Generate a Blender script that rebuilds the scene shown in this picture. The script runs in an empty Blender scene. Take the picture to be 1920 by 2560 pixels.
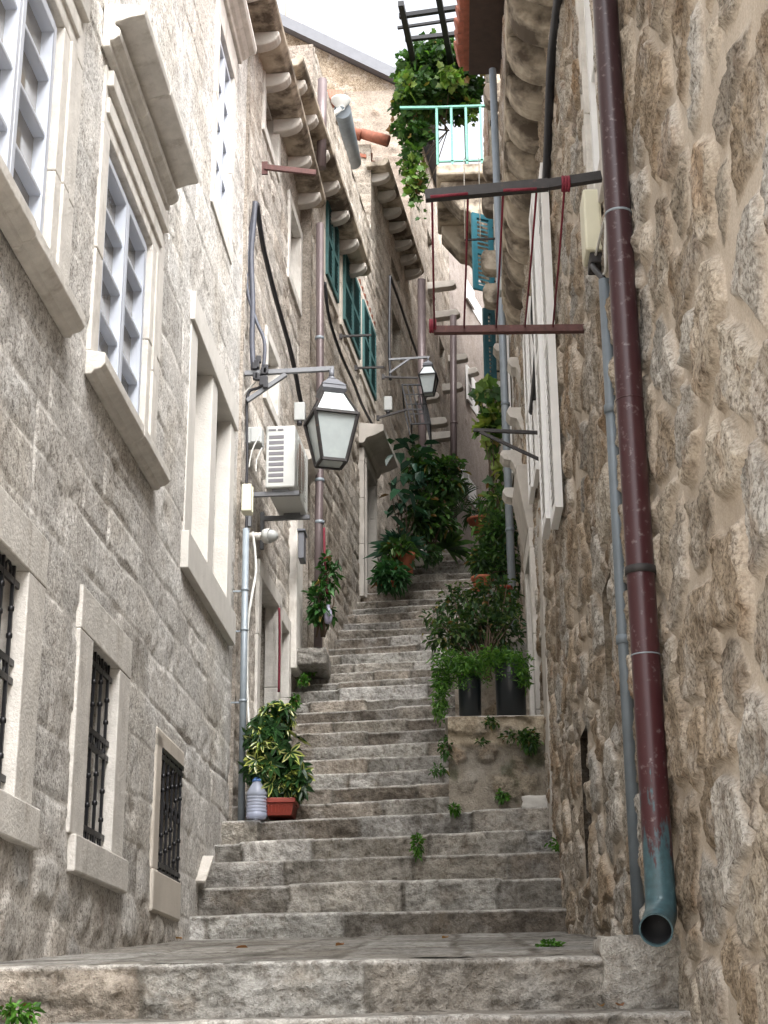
import bpy, bmesh, math, random
import numpy as np
from mathutils import Vector, Matrix
random.seed(7); rng = np.random.default_rng(7)
SC = bpy.context.scene; COL = SC.collection
R = math.radians
# ------------------------------------------------------------------ camera (the place is built round it, camera at the origin)
F_ = 3900.0
PITCH = math.atan(1320/3900); YAW = R(2.51); ROLL = R(0.4)
fwd = Vector((-math.sin(YAW)*math.cos(PITCH), math.cos(YAW)*math.cos(PITCH), math.sin(PITCH)))
r0 = Vector((math.cos(YAW), math.sin(YAW), 0)); u0 = r0.cross(fwd)
cr = r0*math.cos(ROLL) - u0*math.sin(ROLL); cu = r0*math.sin(ROLL) + u0*math.cos(ROLL)
cam = bpy.data.cameras.new('camera'); camo = bpy.data.objects.new('camera', cam); COL.objects.link(camo)
camo.matrix_world = Matrix(((cr.x, cu.x, -fwd.x, 0), (cr.y, cu.y, -fwd.y, 0), (cr.z, cu.z, -fwd.z, 0), (0, 0, 0, 1)))
cam.sensor_fit = 'VERTICAL'; cam.sensor_height = 36; cam.lens = 36*F_/2560; cam.clip_end = 500; cam.clip_start = 0.05
SC.camera = camo
def ray(u, v): return fwd + cr*((u-960)/F_) + cu*((1280-v)/F_)
def P(u, v, X=None, Y=None, Z=None):
    d = ray(u, v)
    if X is not None: return d*(X/d.x)
    if Y is not None: return d*(Y/d.y)
    return d*(Z/d.z)
# ------------------------------------------------------------------ object helpers
def tag(o, label=None, cat=None, group=None, kind=None):
    if label: o['label'] = label
    if cat: o['category'] = cat
    if group: o['group'] = group
    if kind: o['kind'] = kind
    return o
WLOC = {}
def thing(name, loc, label, cat, group=None, kind=None):
    o = bpy.data.objects.new(name, None); COL.objects.link(o); o.location = loc; o.empty_display_size = .1
    WLOC[o.name] = Vector(loc)
    return tag(o, label, cat, group, kind)
def sub(name, parent, loc=None):
    o = bpy.data.objects.new(name, None); COL.objects.link(o); o.parent = parent
    L = Vector(loc) if loc is not None else WLOC[parent.name]
    o.location = L - WLOC[parent.name]; WLOC[o.name] = L; return o
class MB:
    def __init__(s): s.v = []; s.f = []; s.c = []; s.hascol = False; s.sm = []
    def add(s, vs, fs, col=None, smooth=False):
        b = len(s.v); s.v += [tuple(p) for p in vs]; s.f += [tuple(b+i for i in f) for f in fs]
        s.sm += [smooth]*len(fs)
        if col is not None: s.hascol = True
        s.c += [col if col is not None else (.5, .5, .5)]*len(vs)
    def hexa(s, p, col=None):   # 8 corners: bottom 4 ccw, top 4 ccw
        s.add(p, [(0,3,2,1),(4,5,6,7),(0,1,5,4),(1,2,6,5),(2,3,7,6),(3,0,4,7)], col)
    def box(s, a, b, col=None):
        x0,y0,z0 = a; x1,y1,z1 = b
        s.hexa([(x0,y0,z0),(x1,y0,z0),(x1,y1,z0),(x0,y1,z0),(x0,y0,z1),(x1,y0,z1),(x1,y1,z1),(x0,y1,z1)], col)
    def bar(s, a, b, w, h=None, up=(0,0,1), col=None):
        a = Vector(a); b = Vector(b); h = h or w; d = (b-a).normalized(); up = Vector(up)
        if abs(d.dot(up)) > .97: up = Vector((0,1,0)) if abs(d.y) < .9 else Vector((1,0,0))
        x = d.cross(up).normalized()*(w/2); y = x.cross(d).normalized()*(h/2)
        s.hexa([a-x-y, a+x-y, a+x+y, a-x+y, b-x-y, b+x-y, b+x+y, b-x+y], col)
    def tube(s, pts, r, n=10, col=None, cap=True, ell=None):
        pts = [Vector(p) for p in pts]; rs = r if isinstance(r, (list, tuple)) else [r]*len(pts)
        vs = []; fs = []; prev = None
        for i, p in enumerate(pts):
            d = (pts[min(i+1, len(pts)-1)] - pts[max(i-1, 0)]).normalized()
            if prev is None:
                a = Vector((0,0,1)) if abs(d.z) < .9 else Vector((1,0,0)); x = d.cross(a).normalized()
            else: x = (prev - d*prev.dot(d)).normalized()
            prev = x; y = d.cross(x)
            for k in range(n):
                t = 2*math.pi*k/n; vs.append(p + (x*math.cos(t) + y*math.sin(t))*rs[i])
        m = len(pts)
        for i in range(m-1):
            for k in range(n): fs.append((i*n+k, i*n+(k+1) % n, (i+1)*n+(k+1) % n, (i+1)*n+k))
        s.add(vs, fs, col, True)
        if cap:
            s.add(vs[:n], [tuple(range(n))], col); s.add(vs[-n:], [tuple(range(n))], col)
    def lathe(s, c, prof, n=20, col=None, axis=None):
        c = Vector(c); vs = []; fs = []
        ax = Vector(axis).normalized() if axis is not None else Vector((0,0,1))
        a = Vector((1,0,0)) if abs(ax.x) < .9 else Vector((0,1,0)); x = ax.cross(a).normalized(); y = ax.cross(x)
        for (r, z) in prof:
            for k in range(n):
                t = 2*math.pi*k/n; vs.append(c + ax*z + (x*math.cos(t)+y*math.sin(t))*r)
        for i in range(len(prof)-1):
            for k in range(n): fs.append((i*n+k, i*n+(k+1) % n, (i+1)*n+(k+1) % n, (i+1)*n+k))
        s.add(vs, fs, col, True)
    def prism(s, poly, off, col=None):   # polygon (3-D points) swept by off
        off = Vector(off); n = len(poly); a = [Vector(p) for p in poly]; b = [p+off for p in a]
        s.add(a+b, [tuple(range(n)), tuple(range(2*n-1, n-1, -1))] + [(i, (i+1) % n, n+(i+1) % n, n+i) for i in range(n)], col)
    def build(s, name, mat, parent=None, loc=None, bevel=0, smooth=None, recalc=True, kind=None, label=None, cat=None, group=None):
        me = bpy.data.meshes.new(name)
        if parent is not None: L = WLOC[parent.name]
        elif loc is not None: L = Vector(loc)
        else:
            a = np.array(s.v); L = Vector((a[:,0].mean(), a[:,1].mean(), a[:,2].min()))
        arr = np.array(s.v, dtype=float) - np.array(L)
        me.from_pydata(arr.tolist(), [], s.f)
        if s.hascol:
            at = me.attributes.new('Col', 'FLOAT_COLOR', 'POINT'); cc = np.ones((len(s.v), 4), dtype=np.float32); cc[:, :3] = np.array(s.c)
            at.data.foreach_set('color', cc.ravel())
        me.polygons.foreach_set('use_smooth', [bool(x) if smooth is None else smooth for x in s.sm])
        if recalc:
            bm = bmesh.new(); bm.from_mesh(me); bmesh.ops.remove_doubles(bm, verts=bm.verts, dist=1e-5) if not s.hascol else None
            bmesh.ops.recalc_face_normals(bm, faces=bm.faces); bm.to_mesh(me); bm.free()
        me.materials.append(mat)
        o = bpy.data.objects.new(name, me); COL.objects.link(o)
        if parent is not None: o.parent = parent
        else: o.location = L
        WLOC[o.name] = L
        if bevel:
            m = o.modifiers.new('bevel', 'BEVEL'); m.width = bevel; m.segments = 2; m.limit_method = 'ANGLE'; m.angle_limit = R(40)
        return tag(o, label, cat, group, kind)
# ------------------------------------------------------------------ numpy noise
TAB = rng.random((256, 256))
def vnoise(x, y, off=0):
    xi = np.floor(x).astype(int); yi = np.floor(y).astype(int); fx = x-xi; fy = y-yi
    fx = fx*fx*(3-2*fx); fy = fy*fy*(3-2*fy); xi += off*37; yi += off*91
    g = lambda a, b: TAB[a % 256, b % 256]
    return (g(xi, yi)*(1-fx)+g(xi+1, yi)*fx)*(1-fy) + (g(xi, yi+1)*(1-fx)+g(xi+1, yi+1)*fx)*fy
def fbm(x, y, oct=4, off=0, gain=.5):
    a = 1; t = 0; s = 0
    for o in range(oct):
        s = s + a*vnoise(x*2**o, y*2**o, off+o); t += a; a *= gain
    return s/t
def ridge(x, y, oct=4, off=0, gain=.55):
    a = 1; t = 0; s = 0
    for o in range(oct):
        s = s + a*(1-np.abs(2*vnoise(x*2**o, y*2**o, off+o*3)-1)); t += a; a *= gain
    return s/t
def sst(a, b, x): t = np.clip((x-a)/(b-a), 0, 1); return t*t*(3-2*t)
def hash2(i, j, k): return TAB[(i*7+k*13+j*3) % 256, (j*11+k*29+i*5) % 256]
def ramp(r, pal): # r 0..1 -> palette colour, stepwise
    pal = np.array(pal); idx = np.minimum((r*len(pal)).astype(int), len(pal)-1); return pal[idx]
# ------------------------------------------------------------------ stone patterns: return height, stone mask, colour
def rubble(s, z, cw, ch, pal, mort, depth, joint, seed=0):
    ws = s + .20*(fbm(s*2.6, z*2.6, 4, seed+1)-.5); wz = z + .17*(fbm(s*2.2, z*2.6, 4, seed+5)-.5)
    gz = wz/ch; row0 = np.floor(gz).astype(int); F1 = np.full(s.shape, 9.); F2 = np.full(s.shape, 9.)
    idi = np.zeros(s.shape, int); idj = np.zeros(s.shape, int)
    for dj in (-1, 0, 1):
        j = row0+dj; sh = hash2(j*0+seed, j, 3); gs = ws/cw + sh; c0 = np.floor(gs).astype(int)
        for di in (-1, 0, 1):
            i = c0+di; px = i+.5+.72*(hash2(i, j, seed+1)-.5); pz = j+.5+.62*(hash2(i, j, seed+2)-.5)
            sz = .6+.8*hash2(i, j, seed+7)
            dx = np.abs(gs-px)*cw/ch*.78; dz = np.abs(gz-pz)
            d = ((dx**2.6+dz**2.6)**(1/2.6))/sz
            m = d < F1; F2 = np.where(m, F1, np.minimum(F2, d)); F1 = np.where(m, d, F1); idi = np.where(m, i, idi); idj = np.where(m, j, idj)
    e = F2-F1 + .10*(fbm(s*9, z*9, 3, seed+9)-.5)
    jw = joint*(.5+1.1*fbm(s*1.1, z*1.1, 2, seed+12))
    m = sst(jw*.5, jw*1.0, e); hid = hash2(idi, idj, seed+4); hid2 = hash2(idi, idj, seed+6)
    h = m*depth*(.35+.75*hid2) + m*depth*.8*(fbm(s*4, z*5, 5, seed+3, .62)-.5) + m*depth*1.2*(.62-ridge(s*7, z*7, 5, seed+31, .66)) + .004*(fbm(s*6, z*6, 2, seed+8)-.5)
    h = h + m*depth*.5*(hash2(idi, idj, 11)-.5)*(gz-np.floor(gz)-.5)
    col = ramp(hid, pal)*(.80+.4*hid2)[..., None]
    br = sst(.58, .72, fbm(s*3.1, z*3.1, 4, seed+15))[..., None]*m[..., None]
    col = col*(1-.55*br) + np.array((.33, .20, .10))*.55*br*(.6+.6*hid2[..., None])
    col = col*m[..., None] + np.array(mort)*(1-m)[..., None]
    return h, m, col
def ashlar(s, z, rowh, blen, pal, mort, depth, jw, seed=0, rough=.008, stain=0.0):
    ws = s + .035*(fbm(s*4, z*4, 3, seed+1)-.5); wz = z + .05*(fbm(s*2.2, z*5, 3, seed+5)-.5)
    r = np.random.default_rng(seed+100); rows = [-4.0]
    while rows[-1] < 16: rows.append(rows[-1]+r.uniform(*rowh))
    rows = np.array(rows); k = np.clip(np.searchsorted(rows, wz)-1, 0, len(rows)-2)
    dz = np.minimum(wz-rows[k], rows[k+1]-wz)
    nb = 90; J = np.cumsum(r.uniform(*blen, size=(len(rows), nb)), axis=1) - 4 - r.uniform(0, .5, size=(len(rows), 1))
    ds = np.full(s.shape, .1); bi = np.zeros(s.shape, int)
    for kk in np.unique(k):
        mk = k == kk; x = ws[mk]; q = np.searchsorted(J[kk], x); a = J[kk][np.clip(q-1, 0, nb-1)]; b = J[kk][np.clip(q, 0, nb-1)]
        ds[mk] = np.minimum(np.abs(x-a), np.abs(b-x)); bi[mk] = q
    e = np.minimum(ds, dz) + .012*(fbm(s*14, z*14, 3, seed+9)-.5)
    m = sst(jw*.4, jw*1.5, e)
    dj = depth*(.25+1.5*sst(.45, .7, fbm(s*1.7, z*1.7, 3, seed+12)))
    hid = hash2(bi, k, seed+4); hid2 = hash2(bi, k, seed+6)
    h = (m-1)*dj + m*depth*.6*(hid2-.5) + m*rough*1.6*(fbm(s*8, z*8, 4, seed+3, .6)-.5) + m*rough*1.2*(.6-ridge(s*9, z*9, 3, seed+31))
    # eroded hollows
    er = sst(.62, .74, fbm(s*3.3, z*4.5, 4, seed+20)); h = h - er*depth*1.2
    col = ramp(hid, pal)*(.86+.28*hid2)[..., None]
    col = col*m[..., None] + np.array(mort)*(1-m)[..., None]
    return h, m, col
# ------------------------------------------------------------------ materials
def newmat(name):
    m = bpy.data.materials.new(name); m.use_nodes = True; nt = m.node_tree; nt.nodes.clear()
    out = nt.nodes.new('ShaderNodeOutputMaterial'); b = nt.nodes.new('ShaderNodeBsdfPrincipled'); nt.links.new(b.outputs[0], out.inputs[0])
    return m, nt, b, out
def N(nt, t, **k):
    n = nt.nodes.new('ShaderNode'+t)
    for a, v in k.items():
        if a.startswith('i_'): n.inputs[a[2:].replace('_', ' ')].default_value = v
        else: setattr(n, a, v)
    return n
def cramp(nt, fac, stops):
    n = nt.nodes.new('ShaderNodeValToRGB'); e = n.color_ramp.elements
    while len(e) < len(stops): e.new(.5)
    for x, (p, c) in zip(e, stops): x.position = p; x.color = (*c, 1) if len(c) == 3 else c
    nt.links.new(fac, n.inputs[0]); return n
def mixc(nt, a, b, fac, mode='MIX'):
    n = nt.nodes.new('ShaderNodeMix'); n.data_type = 'RGBA'; n.blend_type = mode
    for idx, x in ((6, a), (7, b), (0, fac)):
        if hasattr(x, 'is_linked') or hasattr(x, 'links'): nt.links.new(x, n.inputs[idx])
        else: n.inputs[idx].default_value = x if idx == 0 else (*x, 1)
    return n.outputs[2]
def geo(nt):
    return N(nt, 'NewGeometry').outputs['Position']
def noise(nt, vec, scale, detail=4, rough=.55, sc3=None):
    if sc3:
        mp = N(nt, 'Mapping'); mp.inputs['Scale'].default_value = sc3; nt.links.new(vec, mp.inputs[0]); vec = mp.outputs[0]
    n = N(nt, 'TexNoise'); n.inputs['Scale'].default_value = scale; n.inputs['Detail'].default_value = detail; n.inputs['Roughness'].default_value = rough
    nt.links.new(vec, n.inputs['Vector']); return n.outputs[0]
def bump(nt, bsdf, hs, dist=.01):
    prev = None
    for h, st in hs:
        b = N(nt, 'Bump'); b.inputs['Strength'].default_value = st; b.inputs['Distance'].default_value = dist; nt.links.new(h, b.inputs['Height'])
        if prev: nt.links.new(prev, b.inputs['Normal'])
        prev = b.outputs[0]
    nt.links.new(prev, bsdf.inputs['Normal'])
def stone_mat(name, lo=.55, hi=1.2, speck=.5, bs=.6, stain=None, fine=55, pits=(.38, .52), dist=.02, mk=.85, sat=.72):
    m, nt, b, o = newmat(name); g = geo(nt)
    an = N(nt, 'Attribute', attribute_name='Col'); at = an.outputs['Color']; al = an.outputs['Alpha']
    k = N(nt, 'Math', operation='MULTIPLY_ADD'); nt.links.new(al, k.inputs[0]); k.inputs[1].default_value = mk; k.inputs[2].default_value = 1-mk; k = k.outputs[0]
    def mul(x, y):
        q = N(nt, 'Math', operation='MULTIPLY'); nt.links.new(x, q.inputs[0])
        if isinstance(y, float): q.inputs[1].default_value = y
        else: nt.links.new(y, q.inputs[1])
        return q.outputs[0]
    n1 = noise(nt, g, 5, 6, .65); n2 = noise(nt, g, fine, 5, .7); n3 = noise(nt, g, 1.3, 3); n4 = noise(nt, g, 150, 2); n5 = noise(nt, g, 22, 5, .72)
    c = mixc(nt, at, cramp(nt, n1, [(.3, (lo,)*3), (.7, (hi,)*3)]).outputs[0], mul(k, 1.0), 'MULTIPLY')
    if stain:
        for sc3, scale, lo_, hi_, colr, amt in stain:
            f = cramp(nt, noise(nt, g, scale, 6, .62, sc3), [(lo_, (0,)*3), (hi_, (amt,)*3)]).outputs[0]; c = mixc(nt, c, colr, mul(f, k))
    c = mixc(nt, c, cramp(nt, n2, [(pits[0], (.22, .19, .165)), (pits[1], (1, 1, 1)), (.75, (1.2,)*3)]).outputs[0], mul(k, float(speck)), 'MULTIPLY')
    c = mixc(nt, c, cramp(nt, n5, [(.34, (.50, .45, .40)), (.5, (1, 1, 1)), (.7, (1.18,)*3)]).outputs[0], mul(k, .75), 'MULTIPLY')
    c = mixc(nt, c, cramp(nt, n4, [(.35, (.7,)*3), (.65, (1.15,)*3)]).outputs[0], .5, 'MULTIPLY')
    c = mixc(nt, c, cramp(nt, n3, [(.3, (.84, .81, .77)), (.6, (1, 1, 1))]).outputs[0], .8, 'MULTIPLY')
    hsv = N(nt, 'HueSaturation'); hsv.inputs['Saturation'].default_value = sat; nt.links.new(c, hsv.inputs['Color']); c = hsv.outputs[0]
    nt.links.new(c, b.inputs['Base Color']); b.inputs['Roughness'].default_value = .95; b.inputs['Specular IOR Level'].default_value = .2
    bump(nt, b, [(mul(n5, k), bs), (mul(n2, k), bs*.8), (n4, bs*.25), (n1, .25)], dist)
    return m
def plain(name, col, rough=.5, metal=0, var=.25, scale=8, dirt=None, spec=.5, bs=.0, var2=None):
    m, nt, b, o = newmat(name); g = geo(nt)
    n1 = noise(nt, g, scale, 5, .6)
    c = mixc(nt, col, cramp(nt, n1, [(.25, (1-var,)*3), (.75, (1+var,)*3)]).outputs[0], 1, 'MULTIPLY')
    if dirt:
        nd = noise(nt, g, dirt[2], 5, .65, dirt[3] if len(dirt) > 3 else None)
        c = mixc(nt, c, dirt[0], cramp(nt, nd, [(dirt[1], (0,)*3), (dirt[1]+.15, (dirt[4] if len(dirt) > 4 else .7,)*3)]).outputs[0])
    nt.links.new(c, b.inputs['Base Color']); b.inputs['Roughness'].default_value = rough; b.inputs['Metallic'].default_value = metal
    b.inputs['Specular IOR Level'].default_value = spec
    if bs: bump(nt, b, [(noise(nt, g, 60, 4, .6), bs)], .006)
    return m
def leafmat(name, rough=.45, trans=.35):
    m, nt, b, o = newmat(name); at = N(nt, 'Attribute', attribute_name='Col').outputs['Color']
    n1 = noise(nt, geo(nt), 25, 3)
    c = mixc(nt, at, cramp(nt, n1, [(.3, (.75,)*3), (.7, (1.2,)*3)]).outputs[0], 1, 'MULTIPLY')
    nt.links.new(c, b.inputs['Base Color']); b.inputs['Roughness'].default_value = rough; b.inputs['Specular IOR Level'].default_value = .35
    t = N(nt, 'BsdfTranslucent'); nt.links.new(mixc(nt, c, (1.0, 1.15, .5), 1, 'MULTIPLY'), t.inputs[0])
    mx = N(nt, 'MixShader'); mx.inputs[0].default_value = trans; nt.links.new(b.outputs[0], mx.inputs[1]); nt.links.new(t.outputs[0], mx.inputs[2]); nt.links.new(mx.outputs[0], o.inputs[0])
    return m
M = {}
M['ashlar'] = stone_mat('pale_ashlar', lo=.76, hi=1.12, speck=.72, bs=.6, dist=.014, fine=62, pits=(.38, .5), mk=.3, sat=.66)
M['rubble'] = stone_mat('brown_rubble', lo=.66, hi=1.22, speck=.75, bs=1.0, fine=64, dist=.016, sat=1.0, stain=[((1, 1, 1), 5, .50, .66, (.55, .525, .49), .65), ((1, 1, .7), 8, .56, .68, (.17, .12, .08), .65), ((1, 1, .6), 2.6, .64, .72, (.36, .19, .09), .6)])
M['wall_mid'] = stone_mat('old_stone_wall', lo=.65, hi=1.2, speck=.65, bs=.75, mk=.45, stain=[((1, 1, .35), 1.6, .55, .8, (.22, .185, .145), .55)])
M['step'] = stone_mat('step_stone', lo=.62, hi=1.35, speck=.42, bs=1.0, mk=.5, sat=.95, fine=24, dist=.03, stain=[((1, 1, 1), 3.2, .52, .66, (.42, .41, .385), .6), ((1, 1, .6), 2.2, .55, .68, (.10, .09, .075), .6), ((1, 1, 1), 4.2, .58, .72, (.20, .15, .10), .5)])
M['cornice'] = plain('cornice_stone', (.42, .365, .29), .92, 0, .25, 5, ((.06, .045, .034), .43, 2.3, (1, 1, 1), .88), .2, .6)
M['dressed'] = plain('dressed_stone', (.58, .555, .515), .9, 0, .18, 9, ((.27, .23, .185), .56, 9, (1, 1, .25), .5), .2, .8)
M['white_stone'] = plain('new_white_stone', (.54, .52, .485), .9, 0, .10, 8, ((.40, .36, .30), .62, 9, (1, 1, .3), .35), .2, .6)
M['dressed_grey'] = plain('grey_dressed_stone', (.46, .43, .39), .9, 0, .18, 6, ((.22, .18, .14), .56, 5, (1, 1, .35), .5), .2, .6)
M['cornerstone'] = plain('broken_pale_stone', (.47, .455, .425), .92, 0, .22, 9, ((.20, .18, .155), .55, 7, (1, 1, 1), .6), .2, 1.0)
M['plaster'] = plain('beige_plaster', (.53, .485, .425), .95, 0, .15, 3, ((.30, .24, .18), .58, 4, (1, 1, .3), .5), .1, .4)
M['pink'] = plain('pink_render', (.50, .39, .33), .95, 0, .18, 2, ((.28, .22, .18), .55, 4, (1, 1, .3), .5), .1, .3)
M['pvc'] = plain('white_window_paint', (.48, .515, .585), .35, 0, .03, 5)
M['whitewood'] = plain('white_painted_wood', (.80, .80, .79), .5, 0, .06, 9, ((.45, .40, .34), .66, 22, (1, 1, .2), .5))
M['glass'] = plain('window_glass', (.22, .205, .18), .05, 0, .35, 2, None, 1.0); M['glass'].node_tree.nodes['Principled BSDF'].inputs['IOR'].default_value = 2.1  # beige base colour stands in for the opposite wall's reflection
M['dark'] = plain('interior_shade', (.012, .012, .014), .7, 0, .2, 3)
M['iron'] = plain('black_iron', (.012, .012, .014), .4, .3, .3, 20)
M['ironblack'] = plain('weathered_iron', (.035, .032, .032), .6, .3, .3, 30, ((.16, .07, .035), .62, 30))
M['rust'] = plain('rusty_iron', (.095, .042, .038), .7, .2, .3, 30, ((.20, .10, .06), .6, 40))
M['greymetal'] = plain('grey_painted_steel', (.15, .155, .165), .5, .2, .15, 20, ((.25, .10, .04), .68, 25))
M['galv'] = plain('galvanised_pipe', (.23, .265, .295), .5, .15, .12, 12, ((.20, .21, .21), .58, 14, (1, 1, .3), .6))
M['darkpipe'] = plain('dark_grey_pipe', (.16, .19, .215), .5, .25, .15, 9, ((.27, .29, .30), .62, 12, (1, 1, .25), .5))
M['brownpipe'] = plain('brown_downpipe', (.135, .105, .105), .4, .2, .15, 9, ((.22, .19, .18), .62, 15))
M['cable'] = plain('black_cable', (.014, .014, .018), .5, 0, .3, 20)
M['greycable'] = plain('grey_cable', (.06, .065, .085), .5, 0, .2, 20)
M['whitecable'] = plain('white_cable', (.55, .55, .52), .5, 0, .15, 20)
M['cream'] = plain('cream_plastic', (.62, .60, .46), .45, 0, .06, 6, ((.40, .37, .27), .66, 9, (1, 1, .3), .4))
M['acwhite'] = plain('air_conditioner_enamel', (.50, .51, .49), .4, 0, .06, 6, ((.35, .20, .10), .70, 14, (1, 1, .4), .5))
M['acdark'] = plain('grey_louvre_inside', (.14, .135, .15), .6, 0, .1, 8)
M['accoil'] = plain('rusty_coil', (.17, .085, .055), .7, 0, .3, 30)
M['boxgrey'] = plain('grey_plastic_box', (.36, .37, .36), .5, 0, .06, 6)
M['frost'] = plain('frosted_glass', (.33, .365, .365), .25, 0, .08, 9, ((.42, .45, .42), .56, 7), .6)
M['green'] = plain('green_shutter_paint', (.032, .105, .105), .5, 0, .25, 14, ((.10, .20, .19), .6, 20, (1, 1, .3), .5))
M['teal'] = plain('teal_shutter_paint', (.025, .155, .205), .5, 0, .18, 14, ((.09, .24, .28), .62, 20, (1, 1, .3), .5))
M['darkteal'] = plain('dark_teal_paint', (.022, .085, .105), .5, 0, .2, 14)
M['railgreen'] = plain('green_rail_paint', (.085, .27, .205), .5, 0, .2, 14, ((.45, .5, .42), .62, 30))
M['wood'] = plain('old_grey_door_wood', (.10, .115, .12), .7, 0, .25, 9, ((.05, .05, .05), .55, 12, (6, 6, .3), .6))
M['brownwood'] = plain('dark_brown_wood', (.045, .03, .024), .7, 0, .3, 12)
M['tile'] = plain('terracotta_tile', (.29, .105, .065), .85, 0, .35, 14, ((.20, .11, .08), .56, 18))
M['terracotta'] = plain('terracotta_pot_clay', (.36, .11, .055), .8, 0, .18, 9)
M['redplastic'] = plain('red_brown_trough_plastic', (.25, .035, .02), .45, 0, .12, 9)
M['blackplastic'] = plain('black_pot_plastic', (.010, .014, .017), .35, 0, .3, 7)
M['rope'] = plain('red_rope', (.16, .014, .028), .8, 0, .4, 120)
M['line'] = plain('pale_string', (.55, .52, .45), .8, 0, .2, 40)
M['soil'] = plain('dark_soil', (.02, .015, .01), .95, 0, .4, 30)
M['slate'] = plain('dark_roof_edge', (.12, .125, .14), .5, .2, .1, 9)
M['bluepl'] = plain('blue_cap_plastic', (.10, .20, .45), .4, 0, .1, 9)
M['stem'] = plain('brown_stem', (.075, .05, .03), .85, 0, .3, 20)
M['leaf'] = leafmat('green_leaf'); M['gloss'] = leafmat('glossy_dark_leaf', .28, .15)
# copper downpipe: dark red paint, pale scratches, green patina towards the worn foot
def pipe_mat():
    m, nt, b, o = newmat('red_copper_downpipe'); g = geo(nt); sep = N(nt, 'SeparateXYZ'); nt.links.new(g, sep.inputs[0])
    n1 = noise(nt, g, 14, 6, .65, (1, 1, .35)); n2 = noise(nt, g, 45, 4)
    top = cramp(nt, sep.outputs[2], [(0, (.056, .014, .017)), (.45, (.046, .015, .018)), (1, (.036, .022, .026))]); nt.links.remove(top.inputs[0].links[0])
    mr = N(nt, 'MapRange'); mr.inputs[1].default_value = .3; mr.inputs[2].default_value = 4.3; nt.links.new(sep.outputs[2], mr.inputs[0]); nt.links.new(mr.outputs[0], top.inputs[0])
    c = mixc(nt, top.outputs[0], (.26, .22, .22), cramp(nt, n2, [(.60, (0,)*3), (.76, (.55,)*3)]).outputs[0])
    mr2 = N(nt, 'MapRange'); mr2.inputs[1].default_value = .95; mr2.inputs[2].default_value = .36; nt.links.new(sep.outputs[2], mr2.inputs[0])
    ad = N(nt, 'Math', operation='ADD'); nt.links.new(mr2.outputs[0], ad.inputs[0]); nm_ = N(nt, 'Math', operation='MULTIPLY'); nm_.inputs[1].default_value = 2.2; nt.links.new(noise(nt, g, 34, 6, .75, (1, 1, .2)), nm_.inputs[0]); nt.links.new(nm_.outputs[0], ad.inputs[1])
    hf = N(nt, 'Math', operation='MULTIPLY'); hf.inputs[1].default_value = .5; nt.links.new(ad.outputs[0], hf.inputs[0]); pf = cramp(nt, hf.outputs[0], [(.79, (0,)*3), (.87, (.85,)*3)]).outputs[0]
    c = mixc(nt, c, mixc(nt, (.025, .05, .055), (.07, .17, .20), n2), pf)
    nt.links.new(c, b.inputs['Base Color']); b.inputs['Roughness'].default_value = .33; b.inputs['Metallic'].default_value = .1
    return m
M['redpipe'] = pipe_mat()
def clear_mat():
    m, nt, b, o = newmat('clear_blue_bottle'); b.inputs['Base Color'].default_value = (.72, .78, .95, 1); b.inputs['Roughness'].default_value = .08
    b.inputs['Transmission Weight'].default_value = .55; b.inputs['IOR'].default_value = 1.3
    t = N(nt, 'BsdfTransparent'); mx = N(nt, 'MixShader'); mx.inputs[0].default_value = .25
    nt.links.new(b.outputs[0], mx.inputs[1]); nt.links.new(t.outputs[0], mx.inputs[2]); nt.links.new(mx.outputs[0], o.inputs[0]); return m
M['bottle'] = clear_mat()
# ------------------------------------------------------------------ facades
class Facade:
    def __init__(s, p0, p1, left=True):
        s.p0 = Vector((*p0, 0)); s.p1 = Vector((*p1, 0)); s.d = (s.p1-s.p0).normalized(); s.L = (s.p1-s.p0).length
        s.o = Vector((s.d.y, -s.d.x, 0)) if left else Vector((-s.d.y, s.d.x, 0))
    def pt(s, a, z, d=0): return s.p0 + s.d*a + s.o*d + Vector((0, 0, z))
    def px(s, u, v, d=0):
        r = ray(u, v); t = (s.p0+s.o*d).dot(s.o)/r.dot(s.o); q = r*t - s.p0; return q.dot(s.d), q.z
    def at(s, u, v, d=0): a, z = s.px(u, v, d); return s.pt(a, z, d)
    def box(s, mb, a0, a1, z0, z1, d0, d1, col=None):
        mb.hexa([s.pt(a0, z0, d0), s.pt(a1, z0, d0), s.pt(a1, z0, d1), s.pt(a0, z0, d1), s.pt(a0, z1, d0), s.pt(a1, z1, d0), s.pt(a1, z1, d1), s.pt(a0, z1, d1)], col)
    def prof(s, mb, a0, a1, poly, col=None):   # poly of (d,z) swept along the wall
        mb.prism([s.pt(a0, z, d) for d, z in poly], s.d*(a1-a0), col)
def axis_vals(a, b, res, marks):
    v = list(np.arange(a, b, res)) + [b]
    for m in marks:
        if a < m < b:
            v = [x for x in v if abs(x-m) > res*.45]; v.append(m)
    return np.array(sorted(set(v)))
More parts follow.
